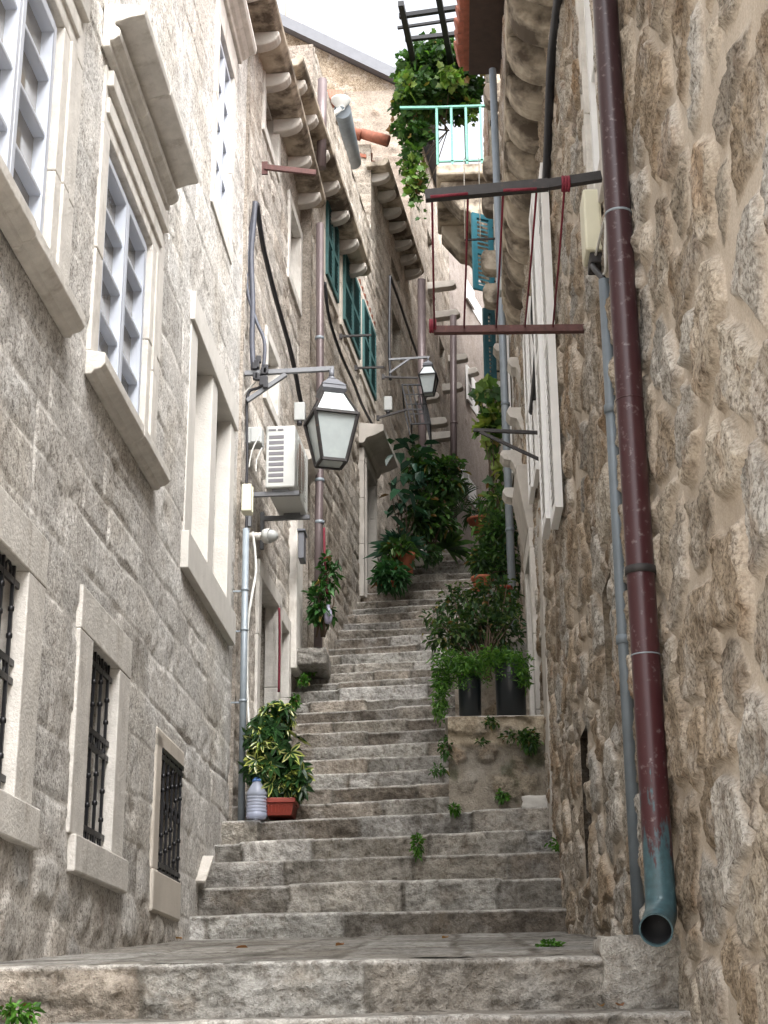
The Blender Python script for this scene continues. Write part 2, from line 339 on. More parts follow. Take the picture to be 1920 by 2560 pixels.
def wall(F, parent, s0, s1, z0, z1, res, fn, mat, holes=(), fine=None, body=3.5, name='wall', rev=(.50, .44, .36), revd=.26, damp=.05, roofz=None, body_in=.34):
    S = axis_vals(s0, s1, res, [x for h in holes for x in h[:2]]); Z = axis_vals(z0, z1, res, [x for h in holes for x in h[2:4]])
    if fine:
        mk_ = [x for q in holes for x in q[:2]]; S = np.unique(np.concatenate([axis_vals(s0, fine[0], fine[1], mk_), axis_vals(fine[0], s1, res, mk_)])); Z = axis_vals(z0, z1, fine[2], [x for q in holes for x in q[2:4]])
    ss, zz = np.meshgrid(S, Z, indexing='ij'); n, m = ss.shape
    h, mask, col = fn(ss, zz)
    near = np.full(ss.shape, 9.)
    for (a, b, c, d) in [q[:4] for q in holes]:
        dist = np.hypot(np.maximum(np.maximum(a-ss, ss-b), 0), np.maximum(np.maximum(c-zz, zz-d), 0)); near = np.minimum(near, dist)
    h = h*sst(0, damp, near)
    o = np.array(F.o); d = np.array(F.d); p0 = np.array(F.p0)
    V = p0[None, None] + ss[..., None]*d + h[..., None]*o; V[..., 2] += zz
    V = V.reshape(-1, 3); C = col.reshape(-1, 3)
    i, j = np.meshgrid(np.arange(n-1), np.arange(m-1), indexing='ij'); cs = (S[:-1]+S[1:])/2; cz = (Z[:-1]+Z[1:])/2
    keep = np.ones((n-1, m-1), bool)
    for (a, b, c, e) in [q[:4] for q in holes]:
        keep &= ~(((cs > a) & (cs < b))[:, None] & ((cz > c) & (cz < e))[None, :])
    i = i[keep]; j = j[keep]; f = np.stack([i*m+j, i*m+j+1, (i+1)*m+j+1, (i+1)*m+j], 1)
    if np.dot(np.cross(np.array((0, 0, 1)), d), o) < 0: f = f[:, ::-1]
    ex = MB()
    for hq in holes:
        a, b, c, e = hq[:4]; a -= .004; b += .004; c -= .004; e += .004; rd = hq[4] if len(hq) > 4 else revd; rc = hq[5] if len(hq) > 5 else rev
        for q in ([(a, c), (a, e)], [(b, c), (b, e)], [(a, c), (b, c)], [(a, e), (b, e)]):
            (x, y), (x2, y2) = q; ex.add([F.pt(x, y, 0), F.pt(x2, y2, 0), F.pt(x2, y2, -rd), F.pt(x, y, -rd)], [(0, 1, 2, 3)], rc)
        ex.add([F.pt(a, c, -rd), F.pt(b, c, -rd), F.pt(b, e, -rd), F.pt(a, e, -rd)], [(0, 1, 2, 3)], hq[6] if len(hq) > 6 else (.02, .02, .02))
    bz = roofz if roofz else z1
    F.box(ex, s0, s1, z0, bz, -body, -body_in, (.42, .36, .29))
    for (x, y) in ((s0, z0), (s1, z0)): ex.add([F.pt(x, z0, 0), F.pt(x, z1, 0), F.pt(x, z1, -body_in), F.pt(x, z0, -body_in)], [(0, 1, 2, 3)], (.42, .36, .29))
    ex.add([F.pt(s0, z1, 0), F.pt(s1, z1, 0), F.pt(s1, z1, -body_in), F.pt(s0, z1, -body_in)], [(0, 1, 2, 3)], (.42, .36, .29))
    AL = np.concatenate([mask.reshape(-1), np.full(len(ex.v), .5)]); nv = len(V); V = np.vstack([V, np.array(ex.v)]); C = np.vstack([C, np.array(ex.c)])
    L = np.array(WLOC[parent.name]); V = V-L
    me = bpy.data.meshes.new(name); fq = np.vstack([f, np.array(ex.f)+nv])
    me.vertices.add(len(V)); me.vertices.foreach_set('co', V.astype(np.float32).ravel())
    me.loops.add(len(fq)*4); me.loops.foreach_set('vertex_index', fq.ravel().astype(np.int32))
    me.polygons.add(len(fq)); me.polygons.foreach_set('loop_start', np.arange(0, len(fq)*4, 4, dtype=np.int32))
    sm = np.ones(len(fq), bool); sm[len(f):] = False; me.polygons.foreach_set('use_smooth', sm)
    me.update(calc_edges=True); me.validate()
    at = me.attributes.new('Col', 'FLOAT_COLOR', 'POINT'); cc = np.ones((len(V), 4), np.float32); cc[:, :3] = C; cc[:, 3] = AL; at.data.foreach_set('color', cc.ravel())
    me.materials.append(mat); ob = bpy.data.objects.new(name, me); COL.objects.link(ob); ob.parent = parent; WLOC[ob.name] = WLOC[parent.name]
    return ob
L1 = Facade((-1.735, -3), (-1.625, 11.25)); L2 = Facade((-1.60, 11.25), (-1.46, 14.3)); L3 = Facade((-1.36, 14.3), (-.92, 18.8))
L4 = Facade((-.97, 18.8), (-.52, 22.3)); L5 = Facade((-.52, 22.3), (.10, 26.5)); L6 = Facade((.10, 26.5), (2.3, 34.5))
R1 = Facade((.78, -3), (.66, 12.2), False); R2 = Facade((.68, 12.2), (.66, 17.6), False); R3 = Facade((.66, 17.6), (.76, 26.3), False)
R4 = Facade((1.9, 26.6), (4.0, 34.2), False)
def leftX(y):
    pts = [(-3, -1.735), (11.25, -1.625), (14.3, -1.43), (18.8, -.94), (22.3, -.52), (26.5, .10), (34.5, 2.3)]
    return float(np.interp(y, [p[0] for p in pts], [p[1] for p in pts]))
# ------------------------------------------------------------------ stairs
VS = [2279,2205,2142,2090,2036,1998,1960,1925,1889,1859,1823,1795,1767,1741,1712,1694,1672,1652,1626,1607,1585,1565,1545,1525,1509,1493,1473]
VS2 = [1449,1433,1415,1399,1383,1370]
STEPS = []
for i, v in enumerate(VS):
    y = 9.7+.30*i; uc = 960+ (1110-960)*i/26; p = P(uc, v, Y=y); STEPS.append([y, p.z, p.x])
for i, v in enumerate(VS2):
    y = 17.8+.31*i; p = P(1110+8*i, v, Y=y); STEPS.append([y, p.z, p.x])
def groundz(y):
    ys = [5.3, 9.68]+[s[0] for s in STEPS]; zs = [.254, .60]+[s[1] for s in STEPS]
    if y < 5.3: return -.1
    k = int(np.searchsorted(ys, y+1e-6))-1; k = max(k, 0)
    if k == 0: return float(np.interp(y, ys[:2], zs[:2]))
    return zs[k]
print('risers', [round(b[1]-a[1], 3) for a, b in zip(STEPS[:-1], STEPS[1:])], STEPS[0], STEPS[-1])
SPAL = [(.43,.405,.36),(.37,.34,.29),(.49,.475,.435),(.27,.245,.21),(.43,.38,.32),(.54,.525,.495),(.39,.36,.315),(.31,.27,.225)]
def step_mesh(name, y, z, zb, depth, xl, xr, parent, idx, tilt, xc, skew, res=.022, rough=.016, nr=8, tread_slope=.07, blen=(.35, .95)):
    xs = np.arange(xl, xr+res, res); rise = z-zb
    r = np.random.default_rng(500+idx); J = np.cumsum(r.uniform(*blen, 30))+xl-r.uniform(0, .5)
    tz = list(np.linspace(-rise-.06, -.018, nr)); prof = [(0, q) for q in tz] + [(.003, -.006), (.012, 0)]
    nt = 6; prof += [(d, tread_slope*d) for d in np.linspace(.04, depth+.06, nt)]
    prof = np.array(prof); nP = len(prof)
    X, K = np.meshgrid(xs, np.arange(nP), indexing='ij'); dy = prof[K, 0]; dz = prof[K, 1]
    xw = X + .05*(fbm(X*3+idx*3.7, dz*8+idx, 3, 3)-.5)
    b = np.searchsorted(J, xw); a = J[np.clip(b-1, 0, 29)]; c = J[np.clip(b, 0, 29)]
    e = np.minimum(np.abs(xw-a), np.abs(c-xw)); m = sst(.004, .022, e)
    hid = hash2(b, np.full_like(b, idx), 5); hid2 = hash2(b, np.full_like(b, idx), 9)
    isr = (K < nr).astype(float); w = np.where(K < nr, 1, np.where(K < nr+2, .7, 0))
    nz = fbm(X*7+idx*5.1, dz*11+idx*2.3, 5, 2, .62)-.5
    disp = (m-1)*.014 + m*rough*1.6*nz + m*rough*1.7*(.6-ridge(X*8+idx*5.1, dz*12+idx*2.3, 4, 12, .6)) + m*.02*(hid2-.5) - .03*sst(.60, .75, fbm(X*2.5+idx*9, dz*4+idx*7, 3, 6))
    Y = y + dy - disp*w - (X-xc)*skew
    top = .017*(fbm(X*1.6+idx*3, dy*3+idx, 3, 4)-.5) + .007*(fbm(X*9+idx*3, dy*9, 2, 14)-.5) + .016*(hid2-.5)
    zlow = np.where(K == 0, 0, 1)
    Zc = z + dz + top*np.where(K < nr-2, .3, 1)*zlow + (X-xc)*tilt
    col = ramp(hid, SPAL)*(.60+.52*hid2)[..., None]; col = col*m[..., None]+np.array((.19, .175, .15))*(1-m)[..., None]
    worn = np.where((K >= nr) & (K <= nr+2), 1.0, 0.0)[..., None]; col = col*(1-worn*.75) + np.array((.62, .605, .57))*worn*.75  # nosing lightened for wear and for light caught on the tread
    tr = np.where(K > nr+2, 1., 0.)[..., None]; col = col*(1-tr*.7)+np.array((.33, .315, .285))*tr*.7
    V = np.stack([X, Y, Zc], -1).reshape(-1, 3)
    n = len(xs); i, j = np.meshgrid(np.arange(n-1), np.arange(nP-1), indexing='ij'); i = i.ravel(); j = j.ravel()
    f = np.stack([i*nP+j, (i+1)*nP+j, (i+1)*nP+j+1, i*nP+j+1], 1)
    return grid_obj(name, V, f, col.reshape(-1, 3), M['step'], parent)
def grid_obj(name, V, f, C, mat, parent=None, loc=None):
    L = np.array(WLOC[parent.name]) if parent else (np.array(loc) if loc is not None else np.array([V[:,0].mean(), V[:,1].mean(), V[:,2].min()]))
    me = bpy.data.meshes.new(name); me.from_pydata((V-L).tolist(), [], f.tolist())
    me.polygons.foreach_set('use_smooth', [True]*len(f))
    if C is not None:
        at = me.attributes.new('Col', 'FLOAT_COLOR', 'POINT'); cc = np.ones((len(V), 4), np.float32); cc[:, :3] = C; at.data.foreach_set('color', cc.ravel())
    me.materials.append(mat); ob = bpy.data.objects.new(name, me); COL.objects.link(ob); WLOC[ob.name] = Vector(L)
    if parent: ob.parent = parent
    else: ob.location = L
    return ob
stairs = thing('stairs', (-.4, 9.7, .6), 'long worn grey stone stairway climbing between the houses', 'stairs', kind='structure')
for i, (y, z, xc) in enumerate(STEPS):
    zb = .60 if i == 0 else STEPS[i-1][1]; ny = STEPS[i+1][0] if i+1 < len(STEPS) else y+.5
    t = .014 if i < 3 else .026
    xr = .86 if y > 9 else .86
    step_mesh('step', y, z, zb, ny-y, leftX(y)-.12, xr, stairs, i, t, xc, .05, nr=12 if i < 8 else 7, res=.014 if i < 8 else .02, rough=.02 if i < 6 else .016, tread_slope=.10 if i < 26 else .08)
# front step and the landing, lower steps towards the camera
lstairs = thing('stairs', (-.4, 5.3, .08), 'broad rough grey stone step at the foot of the stairway, below the paved landing', 'stairs', kind='structure')
step_mesh('step', 5.30, .254, .085, .16, -1.85, .86, lstairs, 60, .012, -.1, .03, res=.008, rough=.030, nr=24, blen=(.75, 1.15))
step_mesh('step', 4.95, .062, -.10, .35, -1.85, .86, lstairs, 61, .012, -.1, .03, res=.014, rough=.02, nr=10, tread_slope=.06, blen=(.6, 1.1))
for k in range(6): step_mesh('step', 4.58-.37*k, -.11-.17*k, -.28-.17*k, .37, -1.85, .86, lstairs, 62+k, .012, -.1, .03, res=.05, rough=.02, nr=6, tread_slope=.05)
xs = np.arange(-1.85, .87, .02); ys = np.arange(5.40, 9.80, .02); X, Y = np.meshgrid(xs, ys, indexing='ij')
h, mk, cl = ashlar(Y*1.0, X, (.28, .5), (.5, 1.1), [(.34,.325,.295),(.30,.285,.255),(.37,.36,.335),(.32,.30,.265)], (.20, .185, .16), .006, .02, 77, .004)
Zs = .254 + (Y-5.3)*.0786 + (X+.1)*.012 + h*.8 + .01*(fbm(X*1.2, Y*1.2, 3, 8)-.5)
n, m_ = X.shape; i, j = np.meshgrid(np.arange(n-1), np.arange(m_-1), indexing='ij'); i = i.ravel(); j = j.ravel()
f = np.stack([i*m_+j, (i+1)*m_+j, (i+1)*m_+j+1, i*m_+j+1], 1)
tag(grid_obj('landing_pavement', np.stack([X, Y, Zs], -1).reshape(-1, 3), f, cl.reshape(-1, 3), M['step']), 'sloping paved stone landing above the front step', 'pavement', kind='structure')
# upper path and the hillside under everything
yl, zl = STEPS[-1][0]+.4, STEPS[-1][1]
mb = MB()
for k in range(14):
    y0, y1 = yl+k, yl+k+1
    mb.add([(leftX(y0)-.2, y0, zl+.02+.18*k), (.9, y0, zl+.02+.18*k), (.9+(.25*k if k > 8 else 0), y1, zl+.2+.18*k), (leftX(y1)-.2, y1, zl+.2+.18*k)], [(0, 1, 2, 3)], (.30, .28, .25))
mb.build('path', M['step'], kind='structure', label='stone path continuing up the alley behind the plants', cat='path', recalc=False)
mb = MB(); mb.add([(-150, -60, -6), (150, -60, -6), (150, 4, -4), (-150, 4, -4), (-150, 45, 9), (150, 45, 9), (150, 200, 12), (-150, 200, 12)], [(0, 1, 2, 3), (3, 2, 5, 4), (4, 5, 6, 7)])
# the hillside lies below the stairs everywhere
mb.build('ground', M['plaster'], kind='structure', label='hillside ground under the houses and stairs', cat='ground', recalc=False)
EXPO = 1.97
# ------------------------------------------------------------------ builders for things fixed to a facade
def rect(F, tl, br, d=0):
    a, z1 = F.px(*tl, d); b, z0 = F.px(*br, d); return [min(a, b), max(a, b), min(z0, z1), max(z0, z1)]
def jamb(F, mb, a, b, z0, z1, d0, d1):   # upright of several stones with open joints
    n = max(1, round((z1-z0)/.62)); zs = [z0] + sorted(z0+(z1-z0)*(k+random.uniform(-.22, .22))/n for k in range(1, n)) + [z1]
    for k in range(n): q = random.uniform(0, .005); F.box(mb, a, b, zs[k]+(.002 if k else 0), zs[k+1]-(.002 if k < n-1 else 0), d0, d1+q)
def surround(F, par, a, b, z0, z1, w, proud, mat, name='surround', wb=None, wt=None, step=True, inset=.0):
    wb = w if wb is None else wb; wt = w if wt is None else wt; mb = MB()
    jamb(F, mb, a-w, a, z0, z1, -.1, proud); jamb(F, mb, b, b+w, z0, z1, -.1, proud)
    F.box(mb, a-w, b+w, z1, z1+wt, -.1, proud+.004)
    if wb: F.box(mb, a-w, b+w, z0-wb, z0, -.1, proud+.004)
    if step:
        F.box(mb, a-w*.45, a-.002, z0, z1, -.1, proud+.018); F.box(mb, b+.002, b+w*.45, z0, z1, -.1, proud+.018); F.box(mb, a-w*.45, b+w*.45, z1+.002, z1+wt*.45, -.1, proud+.021)
    return mb.build(name, mat, par, bevel=.006)
def casement(F, par, a, b, z0, z1, d=-.10, bars=3, leaves=2, fw=.045, mat='pvc', pane='glass'):
    mb = MB(); a += .003; b -= .003; z0 += .003; z1 -= .003; D0, D1 = d-.05, d
    F.box(mb, a, a+fw, z0, z1, D0, D1); F.box(mb, b-fw, b, z0, z1, D0, D1); F.box(mb, a+fw, b-fw, z0, z0+fw, D0, D1); F.box(mb, a+fw, b-fw, z1-fw, z1, D0, D1)
    w = (b-a-2*fw)/leaves
    for k in range(leaves):
        x0 = a+fw+k*w; x1 = x0+w; s = .042
        for (p, q, r, t) in ((x0+.002, x0+s, z0+fw, z1-fw), (x1-s, x1-.002, z0+fw, z1-fw), (x0+s, x1-s, z0+fw, z0+fw+s), (x0+s, x1-s, z1-fw-s, z1-fw)):
            F.box(mb, p, q, r, t, D0+.004, D1+.022)
        for i in range(bars):
            zc = z0+fw+(z1-z0-2*fw)*(i+1)/(bars+1); F.box(mb, x0+s, x1-s, zc-.012, zc+.012, D0+.006, D1+.014)
    f = mb.build('casement_frame', M[mat], par, bevel=.005)
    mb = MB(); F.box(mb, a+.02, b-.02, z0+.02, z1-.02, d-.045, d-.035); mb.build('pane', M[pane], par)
    return f
def hood(F, par, a, b, z, prof, mat, name='hood', k=1.0):
    mb = MB(); n = max(1, round((b-a)/.8)); xs_ = [a] + [a+(b-a)*(i+random.uniform(-.2, .2))/n for i in range(1, n)] + [b]
    for i in range(n): e = random.uniform(0, .006); F.prof(mb, xs_[i]+(.002 if i else 0), xs_[i+1]-(.002 if i < n-1 else 0), [(d*k+(e if d > 0 else 0), z+q*k+e*.5) for d, q in prof])
    return mb.build(name, mat, par, bevel=.006)
HOOD = [(0, 0), (.055, 0), (.055, .05), (.085, .055), (.12, .085), (.13, .12), (.115, .155), (.085, .175), (.085, .20), (.13, .21), (.20, .235), (.29, .25), (.30, .29), (.30, .33), (0, .36)]
HOODS = [(0, 0), (.05, 0), (.06, .04), (.10, .06), (.14, .10), (.20, .12), (.22, .16), (.22, .21), (0, .25)]
SILL = [(0, 0), (.05, 0), (.07, .03), (.12, .045), (.15, .08), (.15, .17), (.0, .20)]
def grille(F, par, a, b, z0, z1, d=-.03, nb=4, rails=(.08, .5, .58, .93), w=.014):
    mb = MB()
    for k in range(nb):
        s = a+(b-a)*(k+.5)/nb; mb.bar(F.pt(s, z0, d), F.pt(s, z1, d), w, up=F.o)
        for t in (.2, .35, .72, .84): p = F.pt(s, z0+(z1-z0)*t+.03*((k*7) % 3-1), d); mb.lathe(p-Vector((0, 0, .014)), [(.004, 0), (.013, .006), (.013, .022), (.004, .028)], 8)
    for t in rails: mb.bar(F.pt(a, z0+(z1-z0)*t, d), F.pt(b, z0+(z1-z0)*t, d), .026, .012, up=F.o)
    for q in range(nb-1):
        s = a+(b-a)*(q+1)/nb
        for t0 in (.04, .54, .96):
            c = F.pt(s, z0+(z1-z0)*t0, d); n = 10; r = .034
            mb.tube([c + F.d*r*math.cos(2*math.pi*i/n) + Vector((0, 0, r*math.sin(2*math.pi*i/n))) for i in range(n+1)], .006, 6)
    return mb.build('grille', M['iron'], par)
def eave(F, par, s0, s1, z, pr, n, mat='cornice', cw=.12, ch=.14, thick=.11, name='eave'):
    mb = MB(); F.prof(mb, s0, s1, [(-.05, z), (pr-.05, z), (pr, z+.05), (pr, z+thick), (pr-.05, z+thick+.02), (pr-.09, z+.08), (-.05, z+.08)])
    e = mb.build(name, M[mat], par, bevel=.012)
    for k in range(n):
        s = s0+(s1-s0)*(k+.5)/n + random.uniform(-.05, .05); mb = MB()
        poly = [(-.04, z), (pr-.02, z), (pr-.02, z-.05)] + [(.02+(pr-.05)*math.cos(t), z-.05-(ch-.05)*math.sin(t)) for t in np.linspace(.15, math.pi/2, 7)] + [(-.04, z-ch)]
        mb.prism([F.pt(s-cw/2, q, d) for d, q in poly], F.d*cw); mb.build('corbel', M['dressed_grey'], e, bevel=.015)
    return e
def roof(F, par, s0, s1, z, pr, depth=3.4, rise=1.1, mat='tile'):
    mb = MB(); sl = rise/(depth+pr); n = int((s1-s0)/.2)
    pr = -.06; F.prof(mb, s0, s1, [(pr, z), (-depth, z+rise), (-depth, z+rise+.05), (pr, z+.05)])
    for k in range(n):
        s = s0+(k+.5)*(s1-s0)/n; mb.tube([F.pt(s, z+.05, pr+.05), F.pt(s, z+rise+.05, -depth)], .075, 8)
    return mb.build('roof', M[mat], par)
def shutter_leaf(o, ax, up, w, h, out, mat, par, name='shutter', slats=16, mid=True, th=.035):
    """louvred leaf: o corner, ax unit along width, out unit normal"""
    o = Vector(o); ax = Vector(ax); out = Vector(out); Z = Vector((0, 0, 1)); mb = MB(); s = .06
    def bx(a, b, c, d, e=0, f=th):
        q = lambda x, y, t: o+ax*x+Z*y+out*t
        mb.hexa([q(a, c, e), q(b, c, e), q(b, c, f), q(a, c, f), q(a, d, e), q(b, d, e), q(b, d, f), q(a, d, f)])
    bx(0, s, 0, h); bx(w-s, w, 0, h); bx(s, w-s, 0, s); bx(s, w-s, h-s, h)
    if mid: bx(s, w-s, h*.5-s/2, h*.5+s/2)
    H = h-2*s
    for k in range(slats):
        y = s+H*(k+.5)/slats
        if mid and abs(y-h*.5) < s*.6: continue
        q = lambda x, yy, t: o+ax*x+Z*yy+out*t
        dy = H/slats*.30
        mb.hexa([q(s, y+dy, .004), q(w-s, y+dy, .004), q(w-s, y+dy+.008, .004), q(s, y+dy+.008, .004), q(s, y-dy, th-.004), q(w-s, y-dy, th-.004), q(w-s, y-dy+.008, th-.004), q(s, y-dy+.008, th-.004)])
    return mb.build(name, mat, par)
def bracket_stone(F, par, a, z, L=.32, h=.17, w=.16, hole=False, volute=False, mat='dressed_grey'):
    """stone pole bracket sticking out of the wall"""
    mb = MB()
    if volute: poly = [(-.05, z), (L, z), (L+.02, z-.04), (L-.01, z-.085), (L-.06, z-.10), (L*.62, z-.095), (L*.5, z-.13), (L*.42, z-h), (L*.22, z-h-.045), (.02, z-h-.06), (-.05, z-h-.06)]
    else: poly = [(-.05, z), (L-.03, z)] + [(L-.07+.07*math.cos(t), z-.07-(h-.07)*math.sin(t)) for t in np.linspace(0, math.pi/2, 6)] + [(L*.4, z-h-.01), (-.05, z-h-.02)]
    mb.prism([F.pt(a-w/2, q, d) for d, q in poly], F.d*w)
    b = mb.build('stone_bracket', M[mat], par, bevel=.012)
    return b
def cable(pts, r, mat, label=None, cat='cable', name='cable', par=None, sag=0, group=None, n=6):
    P0 = [Vector(p) for p in pts]; q = []
    for i in range(len(P0)-1):   # catmull-rom
        a = P0[max(i-1, 0)]; b = P0[i]; c = P0[i+1]; d = P0[min(i+2, len(P0)-1)]
        for t in np.linspace(0, 1, 6, endpoint=False):
            q.append(.5*((2*b)+(c-a)*t+(2*a-5*b+4*c-d)*t*t+(3*b-a-3*c+d)*t**3))
    q.append(P0[-1])
    mb = MB(); mb.tube(q, r, n); return mb.build(name, M[mat], par, label=label, cat=cat, group=group)
# ------------------------------------------------------------------ wall patterns
LP = [(.69,.665,.62),(.65,.625,.58),(.71,.69,.65),(.63,.60,.55),(.68,.655,.61)]
def fL1(s, z):
    h, m, c = ashlar(s, z, (.19, .36), (.30, .95), LP, (.68, .65, .60), .0075, .011, 1, .0045)
    h2, m2, c2 = rubble(s, z, .34, .24, [(.54,.50,.44),(.57,.54,.49),(.50,.445,.375),(.59,.57,.53)], (.58, .53, .46), .016, .35, 21)
    k = sst(.15, -.15, z-.62-.5*(fbm(s*1.5, z*1.5, 3, 41)-.35)); h = h*(1-k)+h2*k; c = c*(1-k[..., None])+c2*k[..., None]
    big = 1-sst(.52, .70, fbm(s*1.9+3, z*1.9, 4, 43))[..., None]*np.array((.10, .13, .18))
    return h, m, c*big
MP = [(.51,.475,.425),(.46,.415,.355),(.56,.525,.475),(.43,.38,.32),(.50,.465,.42)]
def mkmid(seed, tint=(1, 1, 1), rowh=(.16, .28), depth=.02):
    def fn(s, z):
        h, m, c = ashlar(s, z, rowh, (.25, .6), MP, (.50, .46, .395), depth*.7, .015, seed, .009); return h, m, c*np.array(tint)
    return fn
RP = [(.48,.42,.34),(.54,.485,.405),(.40,.33,.25),(.55,.52,.47),(.49,.47,.43),(.44,.355,.26),(.53,.465,.38),(.46,.41,.345)]
def fR1(s, z): return rubble(s, z, .46, .21, RP, (.50, .435, .36), .032, .27, 3)
def fR2(s, z): return rubble(s, z, .34, .22, RP, (.52, .46, .395), .022, .30, 33)
# ================================================================== LEFT SIDE
b1 = thing('stone_house', (-1.7, 6, 0), 'pale block-stone house nearest on the left, with framed and barred windows', 'house')
W1 = [7.72, 8.80, 3.05, 4.27]; W2 = [9.70, 10.80, 3.05, 4.27]; W3 = [12.80, 13.50, 5.76, 7.2]
N1 = [12.34, 12.98, 2.98, 4.42]; N2 = [13.20, 13.84, 2.98, 4.42]
B5 = [8.25, 8.83, .87, 1.76]; B6 = [9.93, 10.50, .85, 1.75]; B7 = [11.67, 12.29, .90, 1.53]
ws = (.56, .54, .50)
wall(L1, b1, 5, L1.L, -1, 9.6, .02, fL1, M['ashlar'], holes=[W1+[.2], W2+[.2], W3+[.2], N1+[.11, ws, ws], N2+[.11, ws, ws], B5+[.3, (.5, .45, .38)], B6+[.3, (.5, .45, .38)], B7+[.24, (.4, .35, .28)]])
for Wn, nb in ((W1, 3), (W2, 3)):
    wd = sub('window', b1, L1.pt(Wn[0], Wn[2]))
    a, b, z0, z1 = Wn
    mb = MB(); jamb(L1, mb, a-.14, a, z0, z1, -.1, .010); jamb(L1, mb, b, b+.33, z0, z1, -.1, .010); jamb(L1, mb, b+.10, b+.2, z0, z1, -.1, .022); L1.box(mb, a-.14, b+.33, z1, z1+.33, -.1, .013); L1.box(mb, a-.1, b+.2, z1+.08, z1+.17, -.1, .028); L1.box(mb, a-.12, b+.28, z1+.22, z1+.31, -.1, .045); mb.build('surround', M['dressed'], wd, bevel=.006)
    casement(L1, wd, a, b, z0, z1, -.03, nb)
    hood(L1, wd, a-.22, b+.30, z1+.38, HOOD, M['dressed'], k=.70); hood(L1, wd, a-.18, b+.34, z0-.14, SILL, M['dressed'], 'sill', k=.62)
wd = sub('window', b1, L1.pt(W3[0], W3[2])); a, b, z0, z1 = W3
surround(L1, wd, a, b, z0, z1, .13, .012, M['dressed'], wb=.14, wt=.25, step=False); casement(L1, wd, a, b, z0, z1, -.03, 3); hood(L1, wd, a-.2, b+.2, z1+.26, HOODS, M['dressed'], k=.7)
wd = sub('blind_window', b1, L1.pt(12.1, 2.8)); mb = MB()
L1.box(mb, 12.10, N1[0], 2.98, 4.42, -.1, .008); L1.box(mb, N1[1], N2[0], 2.98, 4.42, -.2, .006); L1.box(mb, N2[1], 14.04, 2.98, 4.42, -.1, .008); L1.box(mb, 12.08, 14.06, 4.42, 4.62, -.1, .03); L1.box(mb, 12.06, 14.07, 2.74, 2.98, -.1, .045)
mb.build('surround', M['white_stone'], wd, bevel=.006)
for (h_, lo, wbot) in ((B5, .15, .15), (B6, .19, .15)):
    a, b, z0, z1 = h_; wd = sub('barred_window', b1, L1.pt(a, z0))
    surround(L1, wd, a, b, z0, z1, .25, .010, M['dressed'], wb=0, wt=.20, step=False)
    mb = MB(); L1.box(mb, a-.21, b+.30, z0-.16, z0, -.1, .035); mb.build('sill', M['dressed'], wd, bevel=.008); grille(L1, wd, a, b, z0, z1, -.03)
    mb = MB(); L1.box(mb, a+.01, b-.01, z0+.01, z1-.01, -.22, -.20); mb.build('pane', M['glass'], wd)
wd = sub('barred_window', b1, L1.pt(B7[0], B7[2])); a, b, z0, z1 = B7
mb = MB(); L1.box(mb, a-.17, a-.01, z0-.02, z1+.10, -.1, .012); L1.box(mb, a-.16, b+.06, z0-.24, z0-.01, -.1, .02); L1.box(mb, a-.17, b+.06, z1+.01, z1+.13, -.1, .012); mb.build('surround', M['plaster'], wd, bevel=.015)
grille(L1, wd, a-.02, b+.02, z0-.02, z1+.02, .012, 5, (.0, .06, .94, 1.0)); 
roof(L1, b1, 5, L1.L+.1, 9.6, .4)
b2 = thing('stone_house', (-1.6, 12, 1), 'stone house carrying an air conditioner, with two narrow recessed doorways', 'house')
DA = rect(L2, (649, 1433), (690, 1700)); DA[3] = 3.58; DA[2] = 1.7; DB = rect(L2, (698, 1513), (716, 1700)); DB[2] = 2.2; DB[3] = 3.5
u1 = rect(L2, (663, 190), (692, 420)); u2 = rect(L2, (724, 510), (747, 760)); u3 = rect(L2, (759, 700), (775, 850)); u4 = rect(L2, (667, 850), (690, 1040)); DC = [2.86, 3.02, 3.3, 4.95]
pl = (.52, .46, .38)
wall(L2, b2, 0, L2.L, .5, 8.6, .025, mkmid(2, (1.26, 1.23, 1.20)), M['wall_mid'], holes=[h+[.22, pl, (.10, .09, .08)] for h in (DA, DB, u1, u2, u3, u4)])
mb = MB()
for h in (DA, DB): L2.box(mb, h[0]+.01, h[1]-.01, h[2], h[3]-.01, -.20, -.17)
mb.build('door', M['wood'], b2)
for h in (u1, u2, u3, u4):
    wd = sub('window', b2, L2.pt(h[0], h[2])); surround(L2, wd, *h, .10, .015, M['dressed'], step=False); casement(L2, wd, *h, -.12, 2, 1, .03, 'whitewood')
for h in (DA, DB): surround(L2, b2, *h, .13, .02, M['dressed'], 'door_surround', wb=0, step=False)
mb = MB(); L2.box(mb, 2.55, 2.93, 3.2, 5.05, -.1, .07); mb.build('door_pilaster', M['dressed'], b2, bevel=.01)
hood(L2, b2, 2.45, 3.04, 5.06, HOODS, M['dressed_grey'], 'door_hood')
ea = L2.px(715, 0, .3); eb = L2.px(845, 640, .3); ze = (ea[1]+eb[1])/2
eave(L2, b2, ea[0]-2.2, L2.L+.05, ze, .25, 8); roof(L2, b2, ea[0]-2, L2.L, ze+.18, .32)
b3 = thing('stone_house', (-1.36, 14.3, 2), 'stone house with three pairs of green louvred shutters, further up on the left', 'house')
SH = [rect(L3, (810, 480), (838, 765)), rect(L3, (853, 625), (893, 905)), rect(L3, (901, 741), (933, 1000))]
D3 = rect(L3, (902, 1165), (925, 1470)); D3[0] = .62+3.1-.35
ds, _ = L3.px(905, 1300); de, _ = L3.px(925, 1300); D3 = [ds, de+.1, L3.px(915, 1475)[1]-.2, L3.px(905, 1165)[1]]
z0s = sum(h[2] for h in SH)/3; z1s = sum(h[3] for h in SH)/3
for h in SH: h[2] = z0s; h[3] = z1s
wl3 = L3.px(868, 1150); 
